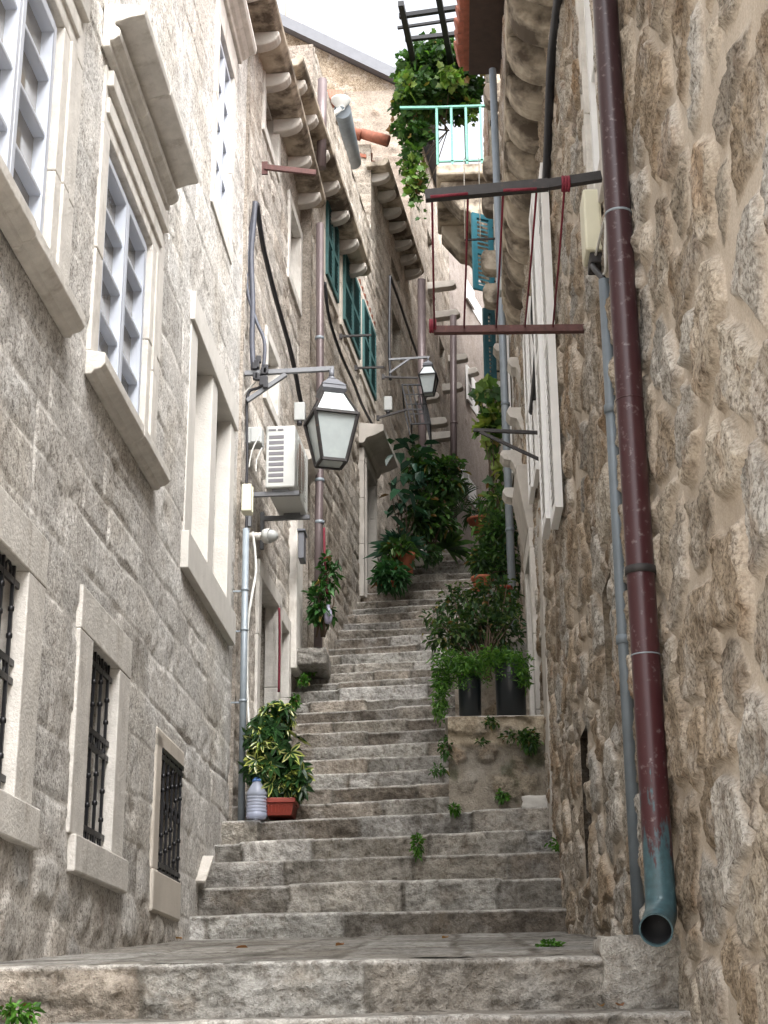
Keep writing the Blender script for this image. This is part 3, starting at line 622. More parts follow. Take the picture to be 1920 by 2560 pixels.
wall(L3, b3, 0, L3.L, 2, 10.2, .03, mkmid(5, (1.12, 1.06, .98), (.15, .26), .022), M['wall_mid'], holes=[h+[.16, pl] for h in SH]+[D3+[.2, pl, (.06, .06, .06)]])
for h in SH:
    wd = sub('shuttered_window', b3, L3.pt(h[0], h[2])); w_ = (h[1]-h[0])/2; surround(L3, wd, *h, .11, .02, M['plaster'], step=False)
    for k in range(2): shutter_leaf(L3.pt(h[0]+k*w_+.005, h[2]+.01, .012), L3.d, None, w_-.01, h[3]-h[2]-.02, L3.o, M['green'], wd, slats=18)
mb = MB(); L3.box(mb, D3[0]+.01, D3[1]-.01, D3[2], D3[3]-.01, -.18, -.14)
for k in range(9): L3.box(mb, D3[0]+.01, D3[1]-.01, D3[2]+.25*k, D3[2]+.25*k+.235, -.14, -.125)
mb.build('door', M['wood'], b3)
surround(L3, b3, *D3, .17, .05, M['dressed_grey'], 'door_surround', wb=0); hood(L3, b3, D3[0]-.25, D3[1]+.3, D3[3]+.2, [(0, 0), (.06, 0), (.09, .06), (.2, .09), (.3, .14), (.3, .22), (0, .26)], M['dressed_grey'], 'door_hood')
ea = L3.px(770, 160, .3); eb = L3.px(940, 690, .3); ze3 = (ea[1]+eb[1])/2
eave(L3, b3, min(ea[0], -.3), eb[0], ze3, .25, 7); roof(L3, b3, min(ea[0], -.3), L3.L, ze3+.18, .32)
b4 = thing('stone_house', (-.97, 18.8, 3), 'tall pale stone house behind the green-shuttered one, with a bare side wall', 'house')
w4 = [rect(L4, (980, 770), (1003, 960)), rect(L4, (978, 640), (1000, 730))]
ea = L4.px(955, 345, .25); eb = L4.px(1060, 710, .25); ze4 = (ea[1]+eb[1])/2
wall(L4, b4, 0, L4.L, 3, ze4+.1, .04, mkmid(8, (1.22, 1.15, 1.06)), M['wall_mid'], holes=[h+[.16, pl, (.45, .42, .38)] for h in w4])
E4 = Facade((-4.5, 18.78), (-.97, 18.78)); wall(E4, b4, 0, E4.L, 6, ze4+.4, .03, mkmid(9, (1.15, 1.1, 1.02), (.12, .2), .03), M['wall_mid'], body=.4, name='gable_wall')
eave(L4, b4, -.1, min(eb[0], L4.L), ze4, .26, 7); roof(L4, b4, -.05, L4.L, ze4+.18, .3)
mb = MB()   # verge tiles over the bare side wall
for k in range(9): mb.tube([(-.72-.38*k, 18.72, ze4+.40+.11*k), (-.72-.38*(k+1), 18.72, ze4+.43+.11*(k+1))], [.085, .075], 8)
mb.build('verge_tile', M['tile'], b4)
b5 = thing('stone_house', (-.5, 22.3, 3), 'highest house on the left, its big rough gable under a dark sloping roof edge', 'house')
g0 = P(755, 95, Y=22.25); g1 = P(1000, 212, Y=22.25); sl = (g1.z-g0.z)/(g1.x-g0.x); Xc = -.52; zt = g1.z+sl*(Xc-g1.x)
E5 = Facade((-6.5, 22.28), (Xc, 22.28))
def fE5(s, z): 
    h, m, c = rubble(s, z, .30, .2, [(.40,.33,.255),(.36,.29,.22),(.45,.385,.31),(.31,.245,.18)], (.38, .305, .23), .03, .8, 55)
    return h, m, c
wall(E5, b5, 0, E5.L, 8, zt, .05, fE5, M['wall_mid'], body=.6, name='gable_wall')
mb = MB(); X0 = -6.5; zl_ = zt+sl*(X0-Xc); mb.prism([(X0, 22.3, zt-.02), (Xc, 22.3, zt-.02), (X0, 22.3, zl_)], (0, .35, 0), (.40, .33, .25)); mb.build('gable', M['rubble'], b5)
mb = MB(); n_ = Vector((0, 0, 1)); a_ = Vector((X0, 22.15, zl_)); b_ = Vector((Xc+.45, 22.15, zt+sl*.45)); mb.hexa([a_, b_, b_+Vector((0, 4, 0)), a_+Vector((0, 4, 0)), a_+n_*.22, b_+n_*.22, b_+Vector((0, 4, .22)), a_+Vector((0, 4, .22))]); mb.build('roof', M['slate'], b5)
mb = MB(); p_ = P(738, 60, Y=22.6); mb.box((p_.x-.6, 22.5, p_.z-1), (p_.x+.12, 23.2, p_.z+.05)); mb.tube([(p_.x-.1, 22.7, p_.z), (p_.x-.1, 22.7, p_.z+.5)], .1, 10); mb.build('chimney', M['plaster'], b5, bevel=.02)
w5 = [rect(L5, (1068, 570), (1082, 650)), rect(L5, (1098, 840), (1112, 925)), rect(L5, (1068, 690), (1090, 790))]
wall(L5, b5, 0, L5.L, 3, zt-.2, .05, mkmid(11, (1.15, 1.06, .97)), M['wall_mid'], holes=[h+[.16, pl, (.3, .3, .3)] for h in w5])
b6 = thing('pink_house', (.1, 26.5, 5), 'far pinkish rendered house closing the bend of the alley, with white shutters', 'house')
def fE6(s, z):
    h, m, c = rubble(s, z, .3, .2, [(.44,.365,.32),(.41,.335,.29),(.46,.39,.345)], (.44, .365, .32), .012, 1.2, 65); return h, m, c
wall(L6, b6, 0, L6.L, 4, 15.2, .05, fE6, M['wall_mid'])
# shutters and pole brackets on the far bend
for (u_, v_, uu, vv) in ((1160, 700, 1195, 800), (1160, 912, 1185, 1030), (1148, 1165, 1180, 1260)):
    r_ = rect(L6, (u_, v_), (uu, vv)); wd = sub('window', b6, L6.pt(r_[0], r_[2])); shutter_leaf(L6.pt(r_[0], r_[2], .03), L6.d, None, (r_[1]-r_[0])*.55, r_[3]-r_[2], (L6.o+L6.d*-.2).normalized(), M['whitewood'], wd, slats=16)
    mb = MB(); L6.box(mb, r_[0]+(r_[1]-r_[0])*.55, r_[1]+.3, r_[2], r_[3], .0, .012); mb.build('pane', M['whitewood'], wd)
for (u_, v_, yy, L_) in ((1140, 712, 24, .55), (1150, 785, 24.6, .5), (1170, 895, 26.2, .65), (1158, 968, 25.4, .4), (1188, 930, 27.5, .4), (1100, 993, 22.5, .4), (1120, 1055, 23, .4), (1132, 1090, 23.6, .4)):
    F = L6 if yy > 26.5 else (L5 if yy > 22.3 else L4); p_ = P(u_, v_, Y=yy); s_ = (p_-F.p0).dot(F.d); dd = (p_-F.p0).dot(F.o); pr_ = max(.25, min(dd, .9))
    bracket_stone(F, b5 if F is L5 else b6, s_, p_.z+.06, pr_, .12, .18)
# ================================================================== RIGHT SIDE
c1 = thing('stone_house', (.72, 6, 0), 'brown rubble-stone house nearest on the right, behind the red downpipe', 'house')
WR = [8.98, 9.46, 3.62, 4.95]; NI = [11.05, 11.50, .80, 1.55]; RC = [9.62, 10.0, 1.30, 1.95]; DR = [14.55, 15.1, 1.2, 3.55]  # NI and RC recess sides are coloured dark in place of shade
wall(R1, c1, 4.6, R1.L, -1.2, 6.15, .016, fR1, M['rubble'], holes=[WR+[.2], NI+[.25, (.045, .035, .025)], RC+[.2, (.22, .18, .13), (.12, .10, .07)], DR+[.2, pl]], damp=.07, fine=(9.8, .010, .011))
wd = sub('window', c1, R1.pt(WR[0], WR[2])); surround(R1, wd, *WR, .14, .02, M['dressed'], step=False); casement(R1, wd, *WR, -.02, 1, 1, .05, 'whitewood')
surround(R1, c1, *DR, .16, .055, M['dressed'], 'door_surround', wb=0, step=False); mb = MB(); R1.box(mb, DR[0]-1.0, DR[0]-.62, DR[2]-.1, DR[3]+.1, -.1, .03); mb.build('door_pilaster', M['dressed_grey'], c1, bevel=.01); mb = MB(); R1.box(mb, DR[0]+.01, DR[1]-.01, DR[2], DR[3]-.01, -.18, -.12); mb.build('door', M['wood'], c1)
mb = MB(); mb.prism([R1.pt(14.45, 3.72, -.02), R1.pt(14.45, 3.72, .06), R1.pt(14.45, 4.15, .13), R1.pt(14.45, 4.25, .13), R1.pt(14.45, 4.25, -.02)], R1.d*.75); mb.build('door_hood', M['dressed_grey'], c1, bevel=.01)
wd = sub('shuttered_window', c1, R1.pt(11.5, 2.9))   # white shutter leaves folded back on the wall
shutter_leaf(R1.pt(11.48, 2.88, .035), R1.d, None, .42, 2.25, (R1.o-R1.d*.12).normalized(), M['whitewood'], wd, slats=40, th=.045); shutter_leaf(R1.pt(11.92, 2.96, .06), R1.d, None, .42, 2.25, (R1.o-R1.d*.12).normalized(), M['whitewood'], wd, slats=40, th=.045)
wd = sub('shuttered_window', c1, R1.pt(13.6, 3.9))
for k in range(2): shutter_leaf(R1.pt(13.35+.42*k, 3.80+.02*k, .02+.01*(k % 2)), R1.d, None, .40, 1.35, R1.o, M['whitewood'], wd, slats=20)
mb = MB()   # tapering stone eave
za = 5.93
A = [R1.pt(4.6, za, .45), R1.pt(R1.L-.1, za, .17)]; mb.hexa([R1.pt(4.6, za, -.05), R1.pt(R1.L-.1, za, -.05), A[1], A[0], R1.pt(4.6, za+.22, -.05), R1.pt(R1.L-.1, za+.22, -.05), A[1]+Vector((0, 0, .22)), A[0]+Vector((0, 0, .22))])
ev = mb.build('eave', M['cornice'], c1, bevel=.02)
for k in range(16):
    s_ = 9.0+.40*k; pr = .45-.28*(s_-4.6)/10.5; mb = MB(); ch = .24
    if s_ > R1.L-.2: break
    poly = [(-.04, za), (pr-.01, za), (pr-.01, za-.04)] + [(.01+(pr-.03)*math.cos(t), za-.04-(ch-.04)*math.sin(t)) for t in np.linspace(.1, math.pi/2, 7)] + [(-.04, za-ch)]
    mb.prism([R1.pt(s_-.1, q, d) for d, q in poly], R1.d*.21); mb.build('corbel', M['cornice'], ev, bevel=.015)
roof(R1, c1, 4.6, R1.L, za+.22, .2)
c2 = thing('stone_house', (.67, 12.2, 2), 'stone house further up on the right, behind the galvanised pipe, with stone pole brackets', 'house')
wall(R2, c2, 0, R2.L, 1.5, 9.9, .03, fR2, M['rubble'])
mb = MB(); rz = 9.95; x0r, x1r = .22, 1.2   # wooden soffit with a row of roof tiles
mb.box((x0r+.1, 9.2, rz), (1.2, 14.6, rz+.06)); sof = mb.build('soffit', M['brownwood'], c2)
mb = MB(); mb.box((x0r+.04, 9.2, rz+.065), (1.4, 14.62, rz+.12))
for k in range(27): mb.tube([(x0r-.03+random.uniform(-.02, .02), 9.3+.2*k, rz+.13), (1.4, 9.3+.2*k, rz+.45)], .085, 8)
mb.build('roof', M['tile'], c2)
for (u_, v_, yy, vol, L_) in ((1268, 905, 12.3, True, .30), (1265, 1030, 12.3, True, .30), (1235, 868, 15.5, True, .3), (1232, 962, 15.6, True, .3), (1230, 1060, 15.7, True, .3), (1250, 1135, 13.2, True, .30), (1256, 1228, 13.3, True, .30)):
    p_ = P(u_, v_, Y=yy); bracket_stone(R2, c2, yy-12.2, p_.z, .66-p_.x, .18, .20, volute=True, mat='dressed')
for (u_, v_, yy) in ((1206, 220, 15.2), (1204, 402, 15.4), (1202, 490, 15.6), (1200, 636, 15.8), (1205, 718, 15.9)):
    p_ = P(u_, v_, Y=yy); bracket_stone(R2, c2, yy-12.2, p_.z, .66-p_.x, .24, .2, mat='cornice')
for (ss_, zz_, hh_) in ((2.2, 5.25, 1.5), (3.3, 7.6, 1.5)):
    wd = sub('shuttered_window', c2, R2.pt(ss_, zz_)); surround(R2, wd, ss_, ss_+.75, zz_, zz_+hh_, .1, .015, M['dressed'], step=False)
    for k in range(2): shutter_leaf(R2.pt(ss_+.01+.37*k, zz_+.01, .03), R2.d, None, .36, hh_-.02, R2.o, M['whitewood'], wd, slats=20)
c3 = thing('stone_house', (.68, 17.6, 3), 'house with the vine-covered balcony, highest on the right', 'house')
wall(R3, c3, 0, R3.L, 2, 14, .06, fR2, M['rubble'])
c4 = thing('stone_house', (1.9, 26.6, 5), 'unseen rubble house added past the bend on the right, shading the far walls', 'house'); wall(R4, c4, 0, R4.L, 4, 15.5, .08, fR2, M['rubble'])  # house out of view, added to keep light off the far walls
bz = P(1150, 408, Y=17.6).z; bx0 = P(1090, 400, Y=17.6).x
mb = MB(); mb.box((bx0, 17.6, bz-.16), (.72, 19.2, bz)); bal = mb.build('balcony', M['cornice'], c3, bevel=.03)
for yy in (17.75, 18.9):
    mb = MB(); zb_ = bz-.16; poly = [(.7, zb_), (bx0+.05, zb_), (bx0+.05, zb_-.12)] + [(bx0+.1+.1*k+.02*(k % 2), zb_-.13-.13*k-.08*math.sin(k*1.3)) for k in range(1, 7)] + [(.7, zb_-1.05)]
    mb.prism([(x, yy, z) for x, z in poly], (0, .35, 0)); mb.build('balcony_bracket', M['cornice'], bal, bevel=.03)
mb = MB(); rh = .86
for (a, b) in (((bx0+.02, 17.63), (.68, 17.63)), ((bx0+.02, 17.63), (bx0+.02, 19.15))):
    mb.bar((*a, bz+rh), (*b, bz+rh), .04, .025); mb.bar((*a, bz+.05), (*b, bz+.05), .03, .02)
for k in range(5): x_ = bx0+.02+.19*k; mb.bar((x_, 17.63, bz), (x_, 17.63, bz+rh), .03, .03, up=(0, 1, 0))
for k in range(1, 7): mb.bar((bx0+.02, 17.63+.22*k, bz), (bx0+.02, 17.63+.22*k, bz+rh), .022, .022, up=(1, 0, 0))
mb.bar((bx0+.02, 17.63, bz+rh), (bx0-.46, 17.63, bz+rh+.012), .035, .03)
mb.build('balcony_railing', M['railgreen'], bal)
# ================================================================== things fixed to the walls
UP = Vector((0, 0, 1))
# red downpipe and grey conduit on the near right wall
sP, _ = R1.px(1592, 1280, .075); A_ = lambda z, d=.075, ds=0: R1.pt(sP+ds, z, d)
t = thing('downpipe', A_(.3), 'dark red metal downpipe on the near right wall, turning green at its open spout', 'downpipe')
out = P(1640, 2325, Y=A_(0).y-.16); mb = MB()
mb.tube([A_(6.0), A_(.39)], .048, 24, cap=False); mb.build('pipe', M['redpipe'], t)
el = MB(); dr = (out-A_(.37)).normalized(); el.tube([A_(.47), A_(.415), A_(.375)+dr*.02, out-dr*.03, out], [.0485, .049, .0505, .051, .052], 24, cap=False); el.tube([out, out-dr*.10], [.047, .044], 24, cap=False)
el.lathe(out, [(.052, 0), (.047, 0)], 24, axis=dr); el.build('spout', M['redpipe'], t); mb = MB(); mb.lathe(out-dr*.012, [(.0462, 0), (.0438, -.07), (.001, -.075)], 24, axis=dr); mb.build('spout_shade', M['dark'], t)  # near-black lining paints the shade inside the spout
for v_, nm, h_, r_, mt in ((320, 'joint', .012, .050, 'galv'), (945, 'joint', .008, .050, 'redpipe'), (1685, 'joint', .008, .0497, 'galv'), (1462, 'pipe_clamp', .030, .0525, 'ironblack')):
    z_ = R1.px(1592, v_, .075)[1]; mb = MB(); mb.lathe(A_(z_), [(.04, 0), (r_, .002), (r_, h_-.002), (.04, h_)], 24)
    if nm == 'pipe_clamp': mb.bar(A_(z_+.018), A_(z_+.018, -.03), .014, .014); mb.bar(A_(z_+.018, .07, .055), A_(z_+.018, .07, .085), .02, .03)
    mb.build(nm, M[mt], t)
sC, zc1 = R1.px(1511, 700, .035); sC2, _ = R1.px(1600, 2340, .035)
t = thing('conduit_pipe', R1.pt(sC2, .36, .035), 'straight grey cable conduit rising beside the red downpipe', 'conduit'); mb = MB(); ztop = zc1
mb.tube([R1.pt(sC2, .33, .035), R1.pt((sC+sC2)/2, 1.8, .035), R1.pt(sC, ztop, .035)], .025, 16); mb.build('pipe', M['darkpipe'], t)
for v_, u_ in ((1030, 1530), (1612, 1560)):
    z_ = R1.px(u_, v_, .035)[1]; f_ = (z_-.33)/(ztop-.33); p_ = R1.pt(sC2+(sC-sC2)*f_, z_, .035); mb = MB(); mb.lathe(p_, [(.025, 0), (.031, .002), (.031, .035), (.025, .037)], 16); mb.bar(p_+Vector((0, -.02, .018)), p_+Vector((.05, -.05, .018)), .012); mb.build('pipe_clamp', M['darkpipe'], t)
yb_ = 6.10; qa = P(1466, 640, Y=yb_); qz = P(1495, 470, Y=yb_).z; sb_ = yb_+3; db_ = .71-qa.x; bx = [sb_, sb_+.17, qa.z, qz]; t = thing('junction_box', R1.pt(bx[0], bx[2], 0), 'cream plastic junction box above the grey conduit beside the red downpipe', 'junction box')
mb = MB(); R1.box(mb, bx[0], bx[1], bx[2]+.03, bx[3], .01, db_); mb.build('box', M['cream'], t, bevel=.012)
mb = MB(); R1.box(mb, bx[0]+.02, bx[1]-.02, bx[2]-.02, bx[2]+.03, .015, db_-.02); mb.build('cable_entry', M['ironblack'], t, bevel=.006)
pc = R1.pt(sC, ztop, .035); pb = R1.pt((bx[0]+bx[1])/2, bx[2], .05)
cable([pb, pb*.5+pc*.5+Vector((-.02, 0, .02)), pc], .014, 'cable', 'thick black cables dropping from the cream box into the grey conduit', 'cable')
for k in range(2): cable([pb+Vector((0, .03*k, 0)), pc+Vector((.01, -.05-.03*k, .25)), pc+Vector((.0, -.09-.02*k, .1)), pc+Vector((0, -.02, .02)), pb+Vector((.01, .1, .03))], .006, 'whitecable', 'pale thin cable loop hanging under the cream box', 'cable', group='pale cable loops under the cream box')
# black cable bundle along the right eave
pts = [R1.at(u, v, .05) for u, v in ((1402, -60), (1388, 60), (1378, 150), (1372, 300), (1368, 400), (1362, 520), (1355, 660), (1350, 760), (1345, 860), (1338, 960), (1330, 1030))]
cable(pts, .026, 'cable', 'black cable bundle tied along the right wall under the stone eave', 'cable')
cable([R1.at(u, v, .05) for u, v in ((1352, 560), (1338, 680), (1330, 800), (1342, 880))], .012, 'cable', 'thinner black cable splitting off beside the white shutters', 'cable')
# clothesline between two iron bars on the right
yb1 = P(1500, 441, X=.655).y; zb1 = P(1500, 441, X=.655).z; e1 = P(1063, 490, Y=yb1)
t = thing('clothesline', (.66, yb1, zb1), 'clothesline of red ropes strung between two iron bars on the right wall', 'clothesline')
mb = MB(); w1 = Vector((.66, yb1, zb1)); mb.bar(e1, P(1370, 462, Y=yb1), .035, .045); mb.bar(P(1370, 462, Y=yb1), w1, .03, .04); mb.build('bar', M['ironblack'], t)
b2_ = P(1460, 822, X=.67); e2 = P(1085, 826, Y=b2_.y); mb = MB(); mb.bar(e2, b2_, .035, .035); mb.build('bar', M['rust'], t)
for (ua, va, ub, vb) in ((1080, 492, 1086, 822), (1170, 486, 1160, 822), (1258, 480, 1240, 822), (1342, 470, 1312, 820), (1412, 462, 1382, 820)):
    a = P(ua, va, Y=yb1); b = P(ub, vb, Y=b2_.y); m_ = (a+b)/2 - UP*.02; mb = MB(); mb.tube([a, m_, b], .0048, 6); mb.build('rope', M['rope'], t)
for (ua, va, ub, vb) in ((1076, 490, 1170, 482), (1258, 474, 1342, 470)): mb = MB(); mb.tube([P(ua, va+2, Y=yb1-.025), P(ub, vb+2, Y=yb1-.025)], .0065, 6); mb.build('rope', M['rope'], t)
for u_, v_, yy in ((1414, 460, yb1), (1082, 815, b2_.y)):
    c_ = P(u_, v_, Y=yy)
    mb = MB()
    for k in range(3): mb.tube([c_+Vector((.012*(k-1), .026*math.cos(q), .03*math.sin(q))) for q in np.linspace(0, 6.28, 10)], .007, 6)
    mb.build('knot', M['rope'], t)
# iron bracket lower down
pw = P(1352, 1082, X=.64); t = thing('iron_bracket', pw, 'black iron wall bracket with a diagonal brace above the climbing vine', 'bracket'); mb = MB()
e_ = P(1183, 1075, Y=pw.y); mb.bar(pw, e_, .022); mb.build('arm', M['ironblack'], t); mb = MB(); mb.bar(P(1200, 1080, Y=pw.y), P(1356, 1152, Y=pw.y), .02); mb.build('brace', M['ironblack'], t)
# galvanised pipe and little boxes on the right
pz = P(1290, 1630, Y=14).z; t = thing('downpipe', (.58, 14, pz), 'pale galvanised downpipe on the right wall behind the shrubs', 'downpipe')
mb = MB(); mb.tube([(.575, 14, pz-.4), (.565, 14, 6), (.555, 14, 9.6)], .038, 16); mb.build('pipe', M['galv'], t)
for v_ in (1015, 700, 1330): z_ = P(1262, v_, Y=14).z; mb = MB(); mb.lathe((.57, 14, z_), [(.038, 0), (.044, .003), (.044, .03), (.038, .033)], 16); mb.build('pipe_clamp', M['darkpipe'], t)
for i_, (u0_, v0_, u1_, v1_, yy, lab, mt) in enumerate(((1248, 690, 1290, 725, 13.6, 'small grey square wall lamp box high beside the teal shutter', 'boxgrey'), (1320, 1118, 1345, 1192, 11.7, 'grey plastic meter box under the iron bracket', 'boxgrey'), (1303, 1232, 1330, 1275, 12.1, 'lower grey cable box beside the galvanised downpipe', 'boxgrey'))):
    a = P(u0_, v0_, Y=yy); b = P(u1_, v1_, Y=yy); t = thing('junction_box', ((a.x+b.x)/2, yy, b.z), lab, 'junction box'); mb = MB(); mb.box((a.x, yy, b.z), (.68, yy+.16, a.z)); mb.build('box', M[mt], t, bevel=.01)
    mb = MB(); mb.box((a.x+.01, yy-.012, b.z+.01), (b.x-.01, yy-.001, a.z-.01)); mb.build('lid', M[mt], t, bevel=.004)
    mb = MB(); mb.tube([(b.x-.03, yy+.05, b.z-.1), (b.x-.03, yy+.05, b.z)], .012, 8); mb.build('cable_entry', M['cable'], t)
# teal shutters standing open on the right
for (u0_, v0_, u1_, v1_, yy, mt, lab) in ((1177, 533, 1236, 722, 16.6, 'teal', 'open teal louvred shutter standing out from the right wall under the balcony'), (1205, 772, 1240, 948, 17.2, 'darkteal', 'dark green louvred shutter below the teal one on the right wall')):
    a = P(u0_, v0_, Y=yy); b = P(u1_, v1_, Y=yy); t = thing('shutter', (b.x, yy, b.z), lab, 'shutter')
    ax = Vector((1, .55, 0)).normalized(); shutter_leaf((a.x, yy, b.z), ax, None, (b.x-a.x)*1.12, a.z-b.z, Vector((.55, -1, 0)).normalized(), M[mt], t, 'shutter_leaf', slats=16)
    mb = MB(); mb.bar((b.x, yy+.1, b.z+.15), (.67, yy+.12, b.z+.15), .015); mb.bar((b.x, yy+.1, a.z-.15), (.67, yy+.12, a.z-.15), .015); mb.build('hinge', M['ironblack'], t)
# hanging strings below the balcony
t = thing('clothesline', P(1245, 600, Y=15), 'pale string clothesline on a thin iron rod in front of the teal shutter', 'clothesline'); mb = MB(); mb.bar(P(1162, 600, Y=14.6), P(1250, 596, Y=14.6), .018); mb.build('bar', M['ironblack'], t)
for ua, ub in ((1160, 1162), (1197, 1201), (1234, 1236)): mb = MB(); mb.tube([P(ua, 395 if ua < 1200 else 510, Y=14.65), P(ub, 598, Y=14.6)], .006, 6); mb.build('string', M['line'], t)
# ------------------------------------------------------------------ left side fittings
def lantern(name, hang, k, label, wallp, brace_w, brace_e, rot=.33):
    t = thing(name, wallp, label, 'street lamp'); hang = Vector(hang)
    mb = MB(); mb.bar(wallp, hang+Vector((.02, 0, 0)), .03*k+.006); mb.build('arm', M['greymetal'], t); mb = MB(); mb.bar(brace_w, brace_e, .026*k+.006); mb.build('brace', M['greymetal'], t)
    cs, sn = math.cos(rot), math.sin(rot)
    def ring(w, z): return [hang + Vector(((x*cs-y*sn)*w, (x*sn+y*cs)*w, -z)) for x, y in ((-1, -1), (1, -1), (1, 1), (-1, 1))]
    def frust(w0, z0, w1, z1, mb):   # lower, upper
        a = ring(w0, z0); b = ring(w1, z1); mb.hexa(a+b)
    mb = MB(); mb.tube([hang, hang-UP*.085*k], .022*k, 10); mb.lathe(hang-UP*.10*k, [(.03*k, 0), (.036*k, .015*k), (.02*k, .03*k)], 12)
    frust(.10*k, .17*k, .035*k, .10*k, mb); frust(.095*k, .205*k, .095*k, .17*k, mb); frust(.085*k, .235*k, .105*k, .205*k, mb); mb.build('cap', M['slate'], t)
    zr, zb = .43*k, .80*k; W, wb = .172*k, .098*k
    mb = MB(); frust(W*.93, zr-.01*k, .085*k, .24*k, mb); mb.build('roof_glass', M['frost'], t)
    mb = MB(); frust(wb*.97, zb, W*.93, zr, mb); mb.build('glass_body', M['frost'], t)
    mb = MB(); top = ring(W, zr); bot = ring(wb, zb); ct = ring(.085*k, .24*k)
    for i in range(4):
        j = (i+1) % 4; mb.bar(top[i], top[j], .026*k, .022*k); mb.bar(bot[i], bot[j], .022*k, .022*k); mb.bar(top[i], bot[i], .022*k); mb.bar(top[i], ct[i], .014*k)
    mb.build('frame', M['ironblack'] if k > .8 else M['iron'], t)
    return t
yL = 11.32; wp = P(612, 934, Y=yL); lantern('street_lantern', P(829, 922, Y=yL), 1.0, 'large frosted glass lantern hanging from a grey wall arm above the air conditioner', wp, P(618, 1002, Y=yL), P(715, 936, Y=yL))
yK = 17.6; lantern('street_lantern', P(1070, 893, Y=yK), .62, 'small distant frosted lantern further up the alley by the iron window cage', P(972, 899, Y=yK), P(974, 932, Y=yK), P(1025, 896, Y=yK), -.1)
# air conditioner
ax0 = L2.px(658, 1218, .03)[0]; t = thing('air_conditioner', L2.pt(.3, 3.6, 0), 'white outdoor air conditioner unit on wall brackets beside the large lantern', 'air conditioner')
pa = P(663, 1220, Y=11.55); zA0 = pa.z; zA1 = P(660, 1066, Y=11.55).z; s0 = 11.55-11.25; dA0 = (Vector((pa.x, 11.55, 0))-L2.p0).dot(L2.o); dA1 = dA0+.235; s1 = s0+.74
mb = MB(); L2.box(mb, s0, s1, zA0, zA1, dA0, dA1); mb.build('casing', M['acwhite'], t, bevel=.012)
mb = MB()
for k in range(9): zz = zA1-.085-.046*k; L2.box(mb, s0-.003, s0+.01, zz-.028, zz, dA0+.025, dA0+.145)
L2.box(mb, s0-.003, s0+.01, zA1-.045, zA1-.03, dA0+.02, dA0+.08); L2.box(mb, s0-.003, s0+.01, zA1-.045, zA1-.03, dA0+.095, dA0+.14); mb.build('louvres', M['acdark'], t)
mb = MB(); c_ = L2.pt((s0+s1)/2-.06, (zA0+zA1)/2, dA1); mb.lathe(c_, [(.001, .006), (.20, .006), (.205, .0)], 28, axis=L2.o); mb.build('fan_opening', M['accoil'], t)
mb = MB()
for k in range(16): zz = zA0+.05+.025*k; mb.bar(L2.pt(s0+.08, zz, dA1+.012), L2.pt(s1-.2, zz, dA1+.012), .004)
for k in range(3): ss = s0+.1+.2*k; mb.bar(L2.pt(ss, zA0+.04, dA1+.010), L2.pt(ss, zA1-.06, dA1+.010), .006)
mb.build('fan_grille', M['acwhite'], t)
for ss in (s0+.06, s1-.08):
    mb = MB(); mb.bar(L2.pt(ss, zA0-.035, -.02), L2.pt(ss, zA0-.035, dA1+.03), .035, .035); mb.bar(L2.pt(ss, zA0+.02, .012), L2.pt(ss, zA0-.30, .012), .04, .03, up=L2.o); mb.bar(L2.pt(ss, zA0-.01, dA0+.05), L2.pt(ss, zA0-.01, dA1-.05), .05, .02); mb.build('wall_bracket', M['greymetal'], t)
# conduit, boxes and floodlight at the corner of the near house
yC = 11.12; c0 = P(603, 2044, Y=yC); c1_ = P(615, 1322, Y=yC)
t = thing('conduit_pipe', c0, 'pale grey cable conduit at the corner of the near left house, by the bottle', 'conduit'); mb = MB(); mb.tube([c0-UP*.05, c1_], .025, 16); mb.build('pipe', M['galv'], t)
for v_ in (1478, 1756, 1578): z_ = P(610, v_, Y=yC).z; q_ = c0.lerp(c1_, (z_-c0.z)/(c1_.z-c0.z)); mb = MB(); mb.lathe(q_, [(.025, 0), (.030, .002), (.030, .018), (.025, .02)], 14); mb.bar(q_, q_+Vector((-.09, 0, 0)), .012); mb.build('pipe_clamp', M['galv'], t)
cable([c1_-UP*.03, P(617, 1290, Y=yC)], .012, 'cable', 'short black cable between the cream box and the conduit on the left', 'cable')
a = P(604, 1280, Y=yC); b = P(630, 1212, Y=yC); t = thing('junction_box', (a.x, yC, a.z), 'small cream junction box above the left conduit, beside the air conditioner', 'junction box')
mb = MB(); mb.box((a.x, yC-.03, a.z), (b.x, yC+.10, b.z)); mb.build('box', M['cream'], t, bevel=.008); mb = MB(); mb.box((a.x-.006, yC+.03, a.z+.004), (b.x+.006, yC+.06, b.z-.004)); mb.build('lid', M['cream'], t, bevel=.003)
a = P(627, 1108, Y=11.4); b = P(655, 1066, Y=11.4); t = thing('junction_box', (a.x, 11.4, a.z), 'grey box on the wall behind the top of the air conditioner', 'junction box'); mb = MB(); mb.box((a.x-.1, 11.4, a.z), (b.x, 11.55, b.z)); mb.build('box', M['boxgrey'], t, bevel=.008); mb = MB(); mb.box((a.x, 11.39, a.z+.01), (b.x-.01, 11.399, b.z-.01)); mb.build('lid', M['boxgrey'], t, bevel=.003)
fl = P(672, 1340, Y=11.5); t = thing('wall_light', fl, 'round white bulkhead light with a wire cage under the air conditioner', 'wall light'); dv = Vector((.9, -.35, -.1)).normalized()
mb = MB(); mb.lathe(fl-dv*.03, [(.001, -.02), (.055, -.01), (.06, .02), (.056, .045)], 18, axis=dv); mb.build('base', M['acwhite'], t)
mb = MB(); mb.lathe(fl-dv*.03, [(.05, .045), (.046, .075), (.03, .098), (.001, .105)], 18, axis=dv); mb.build('lens', M['boxgrey'], t)
mb = MB(); mb.tube([fl-dv*.05, fl-dv*.20], .03, 10); mb.build('arm', M['dressed'], t)
